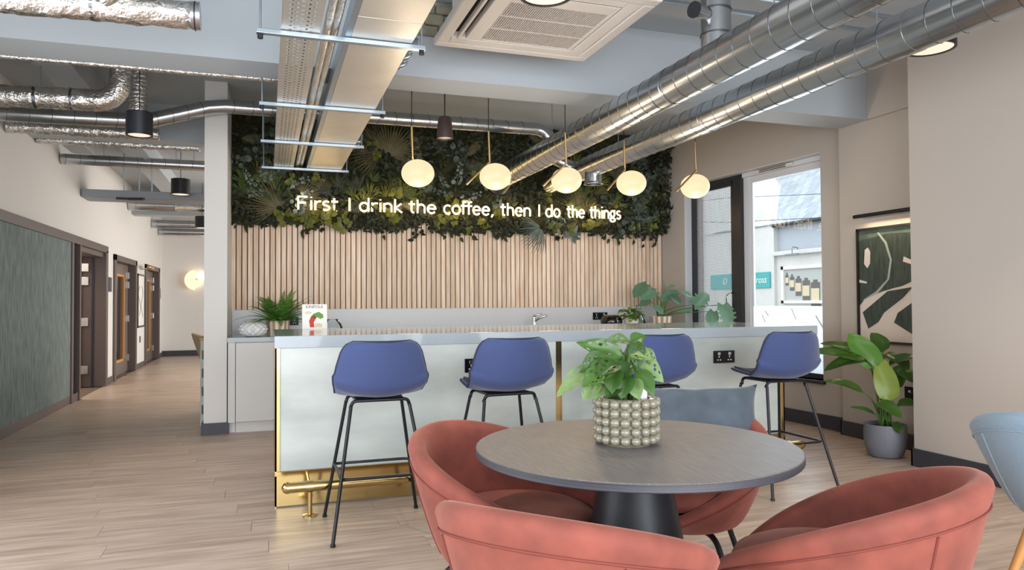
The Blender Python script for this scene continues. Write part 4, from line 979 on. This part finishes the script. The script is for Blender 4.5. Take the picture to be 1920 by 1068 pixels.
# ------------------------------------------------------------------ tall pot plant
t = T('paddle_leaf_plant', 'tall paddle leaved plant in a round grey pot by the picture', 'plant', (4.55, 4.42, 0))
O('pot', MB().lathe([(.001, 0), (.10, 0), (.125, .02), (.148, .09), (.155, .17), (.15, .255), (.138, .255), (.142, .17), (.13, .06), (.001, .03)], 40), M_greypot, t, smooth=True, auto=60)
O('soil', MB().lathe([(.001, .23), (.142, .225)], 20), M_soil, t)
RP = Vector((.69, -.72, 0)); TP = Vector((-.72, -.69, 0)); SP = 1 / 242.0
def pp_(dx, dy, d): return RP * (dx * SP) + UP * (.25 + dy * SP) + TP * d
pl_ = [((-28, 118, .08), (-126, 132, .14), .16, 0), ((-34, 128, .02), (-104, 148, .04), .13, 0), ((-30, 122, .1), (-96, 102, .18), .15, 0), ((-10, 108, .06), (-58, 166, .02), .18, 2), ((-36, 60, .08), (-96, 78, .14), .11, 0),
       ((10, 46, .10), (-6, 122, .04), .17, 1), ((8, 112, .04), (50, 128, .08), .13, 0), ((0, 130, 0), (34, 112, .06), .12, 0), ((26, 100, .06), (52, 82, .12), .12, 0), ((-12, 44, .12), (24, 22, .2), .13, 0), ((20, 40, .1), (52, 44, .14), .12, 0),
       ((-16, 20, .08), (-54, 32, .14), .06, 0), ((14, 8, .1), (26, -8, .17), .07, 0), ((-2, 134, -.05), (-20, 168, -.06), .16, 0), ((14, 96, -.04), (44, 100, -.05), .12, 0), ((20, 70, .02), (40, 118, .0), .12, 0)]
for k, (b, tp, wd, kd) in enumerate(pl_):
    bend_stem(t, (.035 * math.cos(k * 2.2), .035 * math.sin(k * 2.2), .22), pp_(*b), .010)
    between(t, 'leaf', pp_(*b), pp_(*tp), TP * (.9 if kd else .45) + UP * (.2 if kd else .9), wd, M_leafY2 if kd == 1 else (M_leafP2 if kd == 2 else M_leafP), 2, .28 if not kd else .12, .14, 10, 6)

# ------------------------------------------------------------------ framed leaf picture + light
px = 4.925
t = T('leaf_picture', 'black framed print of a large split leaf on the right wall', 'picture', (px, 4.6, .848))
yA, yB, zA, zB = 5.04, 4.18, .848, 1.833
O('frame', MB().box(px - .03, px, yA - .018, yA, zA, zB).box(px - .03, px, yB, yB + .018, zA, zB).box(px - .03, px, yB, yA, zA, zA + .018).box(px - .03, px, yB, yA, zB - .018, zB), M_blackm, t, world=True)
O('sheet', MB().box(px - .012, px - .004, yB + .01, yA - .01, zA + .01, zB - .01), mk('print_paper', '#d9cdc3', .6), t, world=True)
MPIC = Matrix(((0, 0, -1, px - .0125), (-1, 0, 0, yA - .018), (0, 1, 0, zA + .018), (0, 0, 0, 1)))   # x: towards the camera, y: up
M_ldark = mk('print_dark_leaf', '#25302c', .6, col2='#3f4d45', vscale=6, stretch=(1, 6, 1)); M_lmid = mk('print_mid_leaf', '#3a4a44', .6, col2='#5a6a62', vscale=6); M_vein = mk('print_vein', '#9aa89c', .6)
def blob(name, pts, mat, d=0.0):
    mb = MB(); P = pts; mb.prism(P, d, d + .0012, MPIC); O(name, mb, mat, t, world=True)
Wp, Hp = yA - yB - .036, zB - zA - .036
blob('printed_leaf', [(0, .30), (.06, .36), (.25, .42), (.45, .46), (Wp, .60), (Wp, .95), (.0, .95)], M_ldark)
blob('printed_leaf', [(0, .95), (Wp, .95), (Wp, .88), (.30, .90), (0, .86)], M_lmid, .001)
blob('printed_frond', [(.03, .24), (.09, .10), (.2, .16), (.26, .24), (.45, .36), (.55, .45), (.3, .42), (.12, .30)], M_ldark, .0005)
blob('printed_frond', [(.36, .16), (.56, .06), (.70, .2), (Wp, .32), (Wp, .42), (.6, .36), (.4, .24)], M_ldark, .0005)
blob('printed_frond', [(.64, .06), (Wp, .02), (Wp, .14), (.7, .14)], M_ldark, .0005)
blob('printed_gap', [(.055, .66), (.09, .62), (.12, .66), (.125, .76), (.1, .80), (.065, .78)], MATS['print_paper'], .0014)
blob('printed_gap', [(.46, .66), (.7, .58), (Wp, .56), (Wp, .6), (.65, .62), (.47, .70)], MATS['print_paper'], .0014)
blob('printed_gap', [(.34, .44), (.55, .45), (.75, .48), (.55, .475)], MATS['print_paper'], .0014)
blob('printed_gap', [(0, .50), (.08, .49), (.08, .505), (0, .525)], MATS['print_paper'], .0014)
blob('printed_gap', [(.7, .80), (Wp, .78), (Wp, .84), (.75, .86)], MATS['print_paper'], .0014)
blob('printed_vein', [(.02, .34), (.18, .42), (.30, .52), (.33, .68), (.28, .82), (.2, .92), (.22, .92), (.30, .83), (.35, .68), (.32, .52), (.2, .405)], M_vein, .0014)
t = T('picture_light', 'slim black picture light above the framed leaf print', 'lamp', (4.92, 4.6, 1.93))
O('bar', MB().tube([(4.84, 5.0, 1.935), (4.84, 4.2, 1.935)], .016, 10), M_black, t, world=True, smooth=True, auto=40)
O('bracket', MB().box(4.84, 4.93, 4.56, 4.60, 1.93, 1.945), M_black, t, world=True)
l = bpy.data.lights.new('picture_glow', 'AREA'); l.shape = 'RECTANGLE'; l.size = .7; l.size_y = .02; l.energy = 3.5; l.color = (1, .78, .5)
o = bpy.data.objects.new('picture_glow', l); COL.objects.link(o); o.parent = t; o.matrix_parent_inverse = t.matrix_basis.inverted(); o.matrix_basis = Matrix.Translation((4.85, 4.6, 1.915)) @ Matrix.Rotation(R(20), 4, 'Y') @ Matrix.Rotation(R(90), 4, 'Z')

# ------------------------------------------------------------------ pendants over the bar
gl = [(1.077, 2.188, 90, 'opal globe pendant lamp, first from the left'), (1.689, 2.193, 190, 'opal globe pendant lamp, second from the left'), (2.292, 2.194, 180, 'opal globe pendant lamp, middle one of five, its rod in front'), (2.878, 2.198, 200, 'opal globe pendant lamp, second from the right'), (3.492, 2.200, 180, 'opal globe pendant lamp nearest the window')]
for i, (x, z, a, lab) in enumerate(gl):
    t = T('globe_pendant', lab, 'lamp', (x, 5.38, z), 0, 'globe pendants')
    O('globe', MB().lathe([(.0001, -.104)] + [(.124 * math.cos(R(k)), .104 * math.sin(R(k))) for k in range(-80, 81, 10)] + [(.0001, .104)], 36), M_globe, t, smooth=True)
    fy = -.06 if i in (2, 4) else .06; sx = -.035
    ca, sa = math.cos(R(a)), math.sin(R(a))
    O('cord', MB().tube([(sx, fy, .36), (sx, fy, CZ - z)], .0035, 6), M_blackm, t)
    O('ceiling_rose', MB().lathe([(.001, CZ - z - .02), (.04, CZ - z - .02), (.045, CZ - z - .001)], 20, (sx, fy, 0)), M_blackm, t, smooth=True)
    bend = Vector((sx + .008, fy, .125)); end = bend + Vector((.20 * ca, .20 * sa * .6, -.19))
    if i in (2, 4): pass
    O('stem', MB().tube(arc_path([(sx, fy, .37), bend, end], .012), .0085, 10), M_brassr, t, smooth=True, auto=40)
    l = bpy.data.lights.new('globe_light', 'POINT'); l.energy = 7; l.color = (1, .8, .58); l.shadow_soft_size = .1
    o = bpy.data.objects.new('globe_light', l); COL.objects.link(o); o.parent = t; o.location = (.0, -.02, -.24)
t = T('pendant_spot', 'dark bronze cup pendant hanging between the first two globes', 'lamp', (1.339, 5.6, 2.515))
O('shade', MB().lathe([(.001, .172), (.045, .172), (.053, .16), (.066, .02), (.067, 0), (.062, 0), (.05, .15), (.001, .155)], 32), mk('bronze_shade', '#4a3c39', .4, .3), t, smooth=True, auto=50)
O('diffuser', MB().lathe([(.001, .012), (.061, .012)], 24), M_discw, t)
O('cord', MB().tube([(0, 0, .172), (0, 0, CZ - 2.515)], .005, 6), M_blackm, t)

# ------------------------------------------------------------------ black cylinder spotlights
def spot(x, y, zb, r_, h, lab, e=9, down=True):
    t = T('cylinder_spotlight', lab, 'lamp', (x, y, zb), 0, 'black cylinder spotlights')
    hz = O('housing', MB().lathe([(.001, h), (r_ - .004, h), (r_, h - .004), (r_, 0), (r_ - .010, 0), (r_ - .014, .006), (r_ - .03, .02)], 40), M_black, t, smooth=True, auto=40)
    O('lens', MB().lathe([(.001, .002), (r_ - .03, .0025), (r_ - .0145, .005)], 28), M_lampg, hz)
    O('suspension', MB().tube([(0, 0, h), (0, 0, CZ - zb)], .004, 6), M_blackm, t)
    l = bpy.data.lights.new('spot_light', 'SPOT'); l.energy = e; l.color = (1, .82, .62); l.spot_size = R(95); l.spot_blend = .8; l.shadow_soft_size = .06
    o = bpy.data.objects.new('spot_light', l); COL.objects.link(o); o.parent = t; o.location = (0, 0, -.01)
spot(-.832, 5.5, 2.37, .085, .16, 'black cylinder spotlight hung at the corridor mouth, largest on the left', 40)
spot(-1.06, 10.2, 2.62, .115, .2, 'black cylinder spotlight half way down the corridor', 60)
spot(-1.07, 13.6, 2.52, .115, .2, 'black cylinder spotlight farthest down the corridor', 60)
spot(3.45, 3.0, 2.59, .128, .15, 'black cylinder spotlight under the ducts at the right', 60)
spot(1.165, 2.95, 2.565, .12, .16, 'black cylinder spotlight cut by the top edge below the air conditioner', 50)

# ------------------------------------------------------------------ ceiling cassette
az = 2.85; X0, X1, Y0, Y1 = 1.0, 2.05, 3.44, 4.495
t = T('ceiling_cassette', 'white square ceiling cassette air conditioner with louvred grille', 'air conditioner', (1.525, 3.97, az))
W = dict(parent=t, world=True)
O('body', MB().box(X0 + .1, X1 - .1, Y0 + .1, Y1 - .1, az + .05, CZ), M_white, bevel=.01, **W)
pan = MB(); s1, s2 = .08, .17
# panel ring with four outlet slots
pan.box(X0, X1, Y0, Y0 + s1, az, az + .05).box(X0, X1, Y1 - s1, Y1, az, az + .05).box(X0, X0 + s1, Y0 + s1, Y1 - s1, az, az + .05).box(X1 - s1, X1, Y0 + s1, Y1 - s1, az, az + .05)
O('outer_frame', pan, M_white, bevel=.012, **W)
gx, gX, gy, gY = X0 + .24, X1 - .14, Y0 + .2, Y1 - .2
gx = 1.218; gX = 1.90; gy = 3.675; gY = 4.35
pan = MB().box(X0 + s2, gx + .045, Y0 + s2, Y1 - s2, az + .004, az + .05).box(gX - .045, X1 - s2, Y0 + s2, Y1 - s2, az + .004, az + .05).box(gx + .045, gX - .045, Y0 + s2, gy + .045, az + .004, az + .05).box(gx + .045, gX - .045, gY - .045, Y1 - s2, az + .004, az + .05)
O('grille_frame', pan, M_white, bevel=.004, **W)
for (a, b, c, d) in ((X0 + s1, X0 + s2, Y0 + s1, Y0 + s2), (X1 - s2, X1 - s1, Y0 + s1, Y0 + s2), (X0 + s1, X0 + s2, Y1 - s2, Y1 - s1), (X1 - s2, X1 - s1, Y1 - s2, Y1 - s1)): O('corner_cover', MB().box(a, b, c, d, az + .003, az + .05), M_white, **W)
O('cavity', MB().box(X0 + s1, X1 - s1, Y0 + s1, Y1 - s1, az + .045, az + .06), M_dark, **W)
for nm_, (a, b, c, d), tl in (('l', (X0 + s1 + .01, X0 + s2 - .01, Y0 + s2, Y1 - s2), 1), ('r', (X1 - s2 + .005, X1 - s1 - .005, Y0 + s2, Y1 - s2), 0), ('f', (X0 + s2, X1 - s2, Y0 + s1 + .005, Y0 + s2 - .02), 1), ('b', (X0 + s2, X1 - s2, Y1 - s2 + .005, Y1 - s1 - .005), 0)):
    if tl and nm_ == 'l':
        O('air_flap', MB().box(a + .022, b - .03, c, d, az - .004, az + .03), M_white, bevel=.004, **W)
    else: O('air_flap', MB().box(a, b, c, d, az + .002, az + .012), M_white, bevel=.004, **W)
n_l = 44; wl_ = gX - gx - .09
lv_me = mesh_of(MB().box(-.0036, .0036, gy + .045 - 3.97, gY - .045 - 3.97, 0, .014), 'louvre'); lv_me.materials.append(M_louvre)
for i in range(n_l):
    o = bpy.data.objects.new('louvre', lv_me); COL.objects.link(o); o.parent = t; o.location = (gx + .045 + wl_ * (i + .5) / n_l - 1.525, 0, .006)
O('grille_bar', MB().box(gx + .045, gX - .045, gy + .045 + (gY - gy - .09) / 3 - .004, gy + .045 + (gY - gy - .09) / 3 + .004, az + .004, az + .018).box(gx + .045, gX - .045, gy + .045 + 2 * (gY - gy - .09) / 3 - .004, gy + .045 + 2 * (gY - gy - .09) / 3 + .004, az + .004, az + .018), M_louvre, **W)
O('filter', MB().box(gx, gX, gy, gY, az + .03, az + .04), mk('filter_grey', '#4d4643', .9), **W)

# ------------------------------------------------------------------ big spiral ducts
def helix(mb, p0, p1, r_, pitch, tr=.0033, n=18, skew=.35):
    A = Vector(p0); B = Vector(p1); d = (B - A); L = d.length; d.normalize(); h = Vector((0, 0, 1)) if abs(d.z) < .9 else Vector((1, 0, 0))
    e1 = (h - d * h.dot(d)).normalized(); e2 = d.cross(e1); s_ = pitch * .3
    while s_ < L - pitch * .3:
        pts = []
        for k in range(n):
            a = 2 * math.pi * k / n; q = s_ + skew * pitch * (math.sin(a)) * .5
            pts.append(A + d * q + e1 * (r_ * math.cos(a)) + e2 * (r_ * math.sin(a)))
        mb.tube(pts, tr, 5, closed=True); s_ += pitch
    return mb
def tube_pipe(path, r_, name, parent, mat, n=28): return O(name, MB().tube(path, r_, n), mat, parent, smooth=True, auto=50, world=True)
dA = T('spiral_duct', 'upper of two big galvanised spiral ducts running over the bar', 'duct', (2.42, 3.5, 2.45), 0, 'big spiral ducts')
tube_pipe([(2.42, -1.0, 2.57), (2.42, 7.35, 2.57)], .117, 'duct_body', dA, M_galv, 36)
O('spiral_seams', helix(MB(), (2.42, 1.0, 2.57), (2.42, 7.35, 2.57), .117, .145), M_seamm, dA, world=True, smooth=True)
O('coupling', MB().tube([(2.42, 3.95, 2.57), (2.42, 4.05, 2.57)], .120, 36), M_galv, dA, world=True, smooth=True, auto=40)
tube_pipe([(2.42, 3.5, 2.6), (2.42, 3.5, CZ)], .085, 'riser', dA, M_galv)
for z in (2.72, 2.86): O('riser_band', MB().tube([(2.42, 3.5, z), (2.42, 3.5, z + .012)], .089, 28), M_seamm, dA, world=True, smooth=True, auto=40)
O('test_port', MB().tube([(2.34, 3.47, 2.83), (2.24, 3.44, 2.83)], .035, 18), M_galv, dA, world=True, smooth=True, auto=40)
O('port_flange', MB().tube([(2.245, 3.443, 2.83), (2.235, 3.44, 2.83)], .046, 18), M_graph, dA, world=True, smooth=True, auto=40)
O('end_spigot', MB().tube([(2.42, 7.35, 2.57), (2.42, 7.6, 2.5)], .113, 28), M_graph, dA, world=True, smooth=True, auto=40)
dB = T('spiral_duct', 'lower right spiral duct with a short downward spigot', 'duct', (3.08, 3.5, 2.45), 0, 'big spiral ducts')
tube_pipe([(3.08, -1.0, 2.57), (3.08, 7.7, 2.57)], .109, 'duct_body', dB, M_galv, 36)
O('spiral_seams', helix(MB(), (3.08, 1.0, 2.57), (3.08, 7.7, 2.57), .109, .145), M_seamm, dB, world=True, smooth=True)
for yy in (2.75, 4.55): O('coupling', MB().tube([(3.08, yy, 2.57), (3.08, yy + .08, 2.57)], .112, 36), M_galv, dB, world=True, smooth=True, auto=40)
O('spigot', MB().lathe([(.085, 2.55), (.085, 2.40), (.098, 2.385), (.098, 2.378), (.08, 2.38), (.078, 2.55)], 28, (3.08, 6.55, 0)), M_galv, dB, world=True, smooth=True, auto=40)
O('cross_link', MB().tube([(3.08, 6.95, 2.6), (2.9, 7.05, 2.7), (2.72, 7.1, 2.85)], .06, 20), M_galv, dB, world=True, smooth=True)
for d_, x in ((dA, 2.42), (dB, 3.08)):
    for yy in (3.0, 6.0): O('hanger_rod', MB().tube([(x, yy, 2.68), (x, yy, CZ)], .004, 6), M_strut, d_, world=True)

# smaller spiral duct along the back
sd = T('small_spiral_duct', 'slim spiral duct crossing in front of the planted wall', 'duct', (0.6, 7.1, 2.75))
P_ = [(-2.3, 7.1, 2.82), (-1.12, 7.1, 2.835), (-.98, 7.1, 2.85), (-.5, 7.1, 3.0), (-.36, 7.1, 3.02), (2.60, 7.1, 3.03)]
tube_pipe(P_, .066, 'duct_body', sd, M_galv)
tube_pipe(arc_path([(2.58, 7.1, 3.03), (2.75, 7.1, 3.03), (2.98, 7.05, 2.78)], .12, 8), .066, 'elbow', sd, M_galv)
hs = MB(); helix(hs, P_[0], P_[1], .066, .165, .003); helix(hs, P_[2], P_[3], .066, .13, .003); helix(hs, P_[4], P_[5], .066, .165, .003)
O('spiral_seams', hs, M_seamm, sd, world=True, smooth=True)
O('flexible_riser', MB().tube([(-1.085, 7.08, 2.86 + .012 * i) for i in range(0, 37)], [.075 + (.004 if i % 3 == 0 else 0) for i in range(37)], 22), M_foil, sd, world=True, smooth=True)
sd2 = T('corridor_spiral_duct', 'spiral duct crossing the corridor ceiling past the first beam', 'duct', (-1.2, 9.6, 2.8))
tube_pipe([(XL + .01, 9.62, 2.905), (-.3, 9.62, 2.905)], .062, 'duct_body', sd2, M_galv)
O('spiral_seams', helix(MB(), (XL, 9.62, 2.905), (-.3, 9.62, 2.905), .062, .15, .003), M_seamm, sd2, world=True, smooth=True)
for x in (-1.83, -1.05, -.85): O('hanger_rod', MB().tube([(x, 9.62, 2.96), (x, 9.62, CZ)], .006, 6), M_strut, sd2, world=True)
for yy, zz, rr_, lab in ((13.95, 2.93, .10, 'pale spiral duct beyond the flat grey duct'), (16.6, 2.87, .085, 'spiral duct near the corridor end, second from last'), (17.6, 2.80, .08, 'last spiral duct before the corridor end wall')):
    d_ = T('corridor_spiral_duct', lab, 'duct', (-1, yy, zz - rr_)); tube_pipe([(XL + .01, yy, zz), (.6, yy, zz)], rr_, 'duct_body', d_, M_galv)
    O('spiral_seams', helix(MB(), (XL, yy, zz), (.6, yy, zz), rr_, .3, .004, 14), M_seamm, d_, world=True, smooth=True)
fd = T('flat_duct', 'flat grey rectangular duct hung across the corridor', 'duct', (-1.2, 10.8, 2.58))
O('duct_body', MB().box(XL + .01, -.3, 10.58, 11.05, 2.60, 2.70), mk('grey_duct', '#8d9196', .5, .5), fd, world=True, bevel=.004)
for x in (-1.78, -1.6, -1.45): O('hanger_rod', MB().tube([(x, 10.6, 2.7), (x, 10.6, CZ)], .008, 6), M_strut, fd, world=True)
O('bracket', MB().box(-1.86, -1.7, 10.52, 10.58, 2.575, 2.60).tube([(-1.7, 10.5, 2.58), (-1.5, 10.3, 2.56)], .018, 8), M_blackm, fd, world=True)

# foil wrapped ducts
def crinkle(path, r_, seed, n=26, sub=40, amp=.006):
    rnd = random.Random(seed); P = [Vector(p) for p in path]; pts = []
    tot = sum((P[i + 1] - P[i]).length for i in range(len(P) - 1)); 
    for i in range(len(P) - 1):
        k = max(1, int((P[i + 1] - P[i]).length / tot * sub))
        for j in range(k): pts.append(P[i].lerp(P[i + 1], j / k))
    pts.append(P[-1]); mb = MB().tube(pts, [r_ * (1 + rnd.uniform(-.03, .03)) for _ in pts], n)
    mb.v = [(x + rnd.uniform(-amp, amp), y + rnd.uniform(-amp, amp), z + rnd.uniform(-amp, amp)) for x, y, z in mb.v]
    return mb
f = T('foil_duct', 'foil wrapped duct with capped end at the top left', 'duct', (-1.3, 3.9, 2.6))
O('foil_jacket', crinkle([(-2.2, 3.9, 2.62), (-.36, 3.9, 2.652)], .066, 1, 26, 60), M_foil, f, world=True, smooth=True)
O('branch', crinkle([(-.75, 3.86, 2.68), (-.55, 3.8, 2.80), (-.5, 3.75, CZ - .08)], .07, 4, 24, 16), M_foil, f, world=True, smooth=True)
O('end_cap', MB().tube([(-.36, 3.9, 2.652), (-.318, 3.9, 2.653)], .069, 28), M_galv, f, world=True, smooth=True, auto=40)
O('cap_band', MB().tube([(-.345, 3.9, 2.652), (-.338, 3.9, 2.652)], .0715, 28), M_graph, f, world=True, smooth=True, auto=40)
O('tie_strap', MB().tube([(-.80, 3.9, 2.645), (-.785, 3.9, 2.645)], .069, 24), M_seamm, f, world=True, smooth=True, auto=40)
f = T('foil_duct', 'large foil wrapped duct turning upwards beside the corridor mouth', 'duct', (-1.6, 6.5, 2.74))
O('foil_jacket', crinkle([(-2.27, 6.5, 2.81)] + [tuple(p) for p in arc_path([(-1.5, 6.5, 2.835), (-1.13, 6.5, 2.845), (-1.10, 6.5, CZ - .01)], .2, 10)], .082, 2, 28, 70), M_foil, f, world=True, smooth=True)
O('tie_strap', MB().tube([(-1.72, 6.5, 2.826), (-1.70, 6.5, 2.827)], .087, 24).tube([(-1.47, 6.5, 2.836), (-1.455, 6.5, 2.836)], .087, 24), M_seamm, f, world=True, smooth=True, auto=40)
O('hanger_rod', MB().tube([(-1.68, 6.5, 2.9), (-1.68, 6.5, CZ)], .006, 6), M_strut, f, world=True)
tag(O('foil_pipe', crinkle([(XL, 5.36, 2.80), (.2, 5.36, 2.80)], .0215, 3, 12, 50, .0015), M_foil, smooth=True), 'thin foil covered pipe running along the back of the beam', 'pipe')
tag(O('foil_pipe', crinkle([(XL, 7.75, 2.85), (-1.0, 7.75, 2.86)], .055, 5, 18, 60, .006), M_foil, smooth=True), 'crumpled foil pipe just below the slim spiral duct', 'pipe')
tag(O('foil_pipe', crinkle([(XL, 8.66, 2.93), (-.7, 8.66, 2.93)], .04, 6, 14, 60, .006), M_foil, smooth=True), 'crumpled foil pipe behind the corridor beam', 'pipe')
tag(O('foil_pipe', crinkle([(-1.5, 13.7, 2.88), (-.6, 13.7, 2.86)], .07, 8, 14, 30, .008), M_foil, smooth=True), 'short crumpled foil pipe far down the corridor', 'pipe')

# ------------------------------------------------------------------ cable tray assembly
ty0, ty1 = 2.6, 7.85
ct_ = T('cable_tray', 'perforated galvanised cable tray hung from the ceiling', 'cable tray', (.19, 5.2, 2.61))
tr = MB(); cw = .027; nx = 7; x0t = .066; ncell = int((ty1 - ty0) / cw); z = 2.612; hr = .0072
for i in range(ncell):
    for j in range(nx):
        cx, cyy = x0t + (j + .5) * cw, ty0 + (i + .5) * cw; h = cw / 2
        sq = [(cx - h, cyy - h, z), (cx + h, cyy - h, z), (cx + h, cyy + h, z), (cx - h, cyy + h, z)]
        if (i + j) % 2 == 0 and 0 < j < nx - 1:
            n0 = len(tr.v); k = hr
            tr.v += sq + [(cx - k, cyy - k, z), (cx + k, cyy - k, z), (cx + k, cyy + k, z), (cx - k, cyy + k, z)]
            tr.f += [(n0, n0 + 4, n0 + 5, n0 + 1), (n0 + 1, n0 + 5, n0 + 6, n0 + 2), (n0 + 2, n0 + 6, n0 + 7, n0 + 3), (n0 + 3, n0 + 7, n0 + 4, n0)]
        else: tr.add(sq, [(0, 3, 2, 1)])
O('tray_bed', tr, M_galvd, ct_, world=True)
O('tray_flange', MB().box(x0t - .002, x0t, ty0, ty1, 2.61, 2.66).box(x0t + nx * cw, x0t + nx * cw + .002, ty0, ty1, 2.61, 2.66), M_galvd, ct_, world=True)
O('cables', MB().tube([(.12 + .16 * 0, ty0, 2.63), (.12, ty1, 2.63)], .012, 6).tube([(.2, ty0, 2.63), (.2, ty1, 2.63)], .014, 6).tube([(.24, ty0, 2.63), (.24, ty1, 2.63)], .008, 6), M_graph, ct_, world=True)
lp = T('lagged_pipe', 'foil lagged pipe pair running between tray and trunking', 'pipe', (.345, 5.2, 2.62))
O('pipe', crinkle([(.296, ty0, 2.65), (.296, ty1, 2.65)], .022, 21, 12, 90, .0012), M_foil, lp, world=True, smooth=True)
O('pipe', crinkle([(.336, ty0, 2.652), (.336, ty1, 2.652)], .020, 22, 12, 90, .0012), M_foil, lp, world=True, smooth=True)
tk = T('steel_trunking', 'wide flat galvanised trunking reflecting the warm lamps', 'trunking', (.57, 5.2, 2.61))
for i, (ya, yb) in enumerate(((ty0, 3.55), (3.553, 5.3), (5.303, 6.5), (6.503, 7.85))):
    O('trunking_lid', MB().box(.415, .74, ya, yb, 2.612, 2.70), M_galvd, tk, world=True, bevel=.003)
O('side_lip', MB().box(.385, .414, ty0, ty1, 2.611, 2.70), M_strut, tk, world=True)
for yy in (4.05, 4.2, 4.35, 6.55, 6.75): O('conduit_stub', MB().tube([(.74, yy, 2.64), (.79, yy, 2.66), (.8, yy, 2.72)], .018, 10), M_strut, tk, world=True, smooth=True)
for i, yy in enumerate((3.86, 5.27, 6.5, 7.77)):
    h_ = T('strut_hanger', ['strut hanger under the tray nearest the camera', 'strut hanger under the tray just behind the beam', 'strut hanger under the tray, third from the camera', 'strut hanger at the far end of the tray'][i], 'bracket', (.38, yy, 2.58), 0, 'tray hangers')
    O('channel', MB().box(-.055, .815, yy - .018, yy + .018, 2.585, 2.610), M_strut, h_, world=True, bevel=.003)
    for x in (-.035, .795):
        O('threaded_rod', MB().tube([(x, yy, 2.59), (x, yy, CZ)], .006, 8), M_strut, h_, world=True, smooth=True, auto=50)
        O('nut', MB().tube([(x, yy, 2.56), (x, yy, 2.585)], .014, 6), M_blackm, h_, world=True)
# rails and stones high up
for i, (yy, lab) in enumerate(((4.2, 'ceiling conduit rail nearer the beam'), (3.95, 'ceiling conduit rail nearer the camera'))):
    tag(O('conduit_rail', MB().box(2.1, 4.4, yy - .015, yy + .015, 3.2, 3.225), M_strut, bevel=.003), lab + ' above the big ducts', 'rail')

# ------------------------------------------------------------------ corridor furniture and lamp
t = T('disc_wall_lamp', 'round half dish wall lamp glowing on the corridor end wall', 'lamp', (-1.57, YE - .02, 1.75))
O('back_plate', MB().tube([(-1.57, YE - .001, 1.75), (-1.57, YE - .05, 1.75)], .05, 20), M_brassr, t, world=True)
def halfdisc(mb, cx, y, cz, r_, a0, a1, dep=.012):
    pts = [(cx + r_ * math.cos(R(a)), cz + r_ * math.sin(R(a))) for a in range(a0, a1 + 1, 10)]
    n = len(pts); mb.add([(x, y, z) for x, z in pts] + [(x, y - dep, z) for x, z in pts] + [(cx, y, cz), (cx, y - dep, cz)], [(i, i + 1, 2 * n) for i in range(n - 1)] + [(n + i + 1, n + i, 2 * n + 1) for i in range(n - 1)] + [(i, n + i, n + i + 1, i + 1) for i in range(n - 1)] + [(2 * n, 0, n, 2 * n + 1)[::-1], (2 * n, n - 1, 2 * n - 1, 2 * n + 1)])
    return mb
O('half_dish', halfdisc(MB(), -1.57, YE - .12, 1.75, .23, 90, 270), M_disc, t, world=True)
O('half_dish', halfdisc(MB(), -1.57, YE - .09, 1.75, .17, 180, 360), M_disc, t, world=True)
l = bpy.data.lights.new('disc_light', 'POINT'); l.energy = 1.4; l.color = (1, .8, .55); l.shadow_soft_size = .03
o = bpy.data.objects.new('disc_light', l); COL.objects.link(o); o.parent = t; o.matrix_parent_inverse = t.matrix_basis.inverted(); o.matrix_basis = Matrix.Translation((-1.45, YE - .07, 1.83))
cc = tub('shell_chair', (M_beige, M_beige, M_beige, M_oakedge), .34, .16, .86, .6, .9, .38, .02, 'wood'); cc.matrix_basis = Matrix.Translation((-.53, 9.6, 0)) @ Matrix.Rotation(R(-80), 4, 'Z'); tag(cc, 'beige shell chair half hidden behind the pillar', 'chair')
t = T('lounge_table', 'white round table peeking out behind the pillar', 'table', (-.35, 11.6, 0))
O('tabletop', MB().lathe([(.001, .72), (.59, .72), (.6, .74), (.001, .745)], 48), M_paper, t, smooth=True, auto=30)
O('pedestal', MB().lathe([(.25, 0), (.25, .015), (.04, .04), (.035, .72)], 24), M_paper, t, smooth=True, auto=40)
t = T('lounge_plant', 'drooping leafy plant just beyond the pillar edge', 'plant', (-.52, 11.6, .745))
O('pot', MB().lathe([(.001, 0), (.07, 0), (.085, .12), (.075, .12), (.001, .1)], 20), M_greypot, t, smooth=True, auto=40)
for k in range(10): place(O('leaf', leafm(.34, .07, .6, .2, 3, 8, 2), M_palmd, t, smooth=True), (0, 0, .12), 1.57 + rg.uniform(-1.2, 1.2), rg.uniform(.3, 1.1))
t = T('low_divider', 'low shelf end with wooden top standing behind the pillar', 'divider', (-.6, 8.2, 0))
O('panel', MB().box(-.625, -.577, 7.8, 8.9, 0, .85), M_stonepanel, t, world=True, bevel=.002)
O('top', MB().box(-.632, -.57, 7.79, 8.91, .85, .875), M_oakedge, t, world=True, bevel=.002)
for z in (.12, .3, .48, .66): O('slot', MB().box(-.612, -.592, 7.797, 7.8, z, z + .09), M_brown, t, world=True)
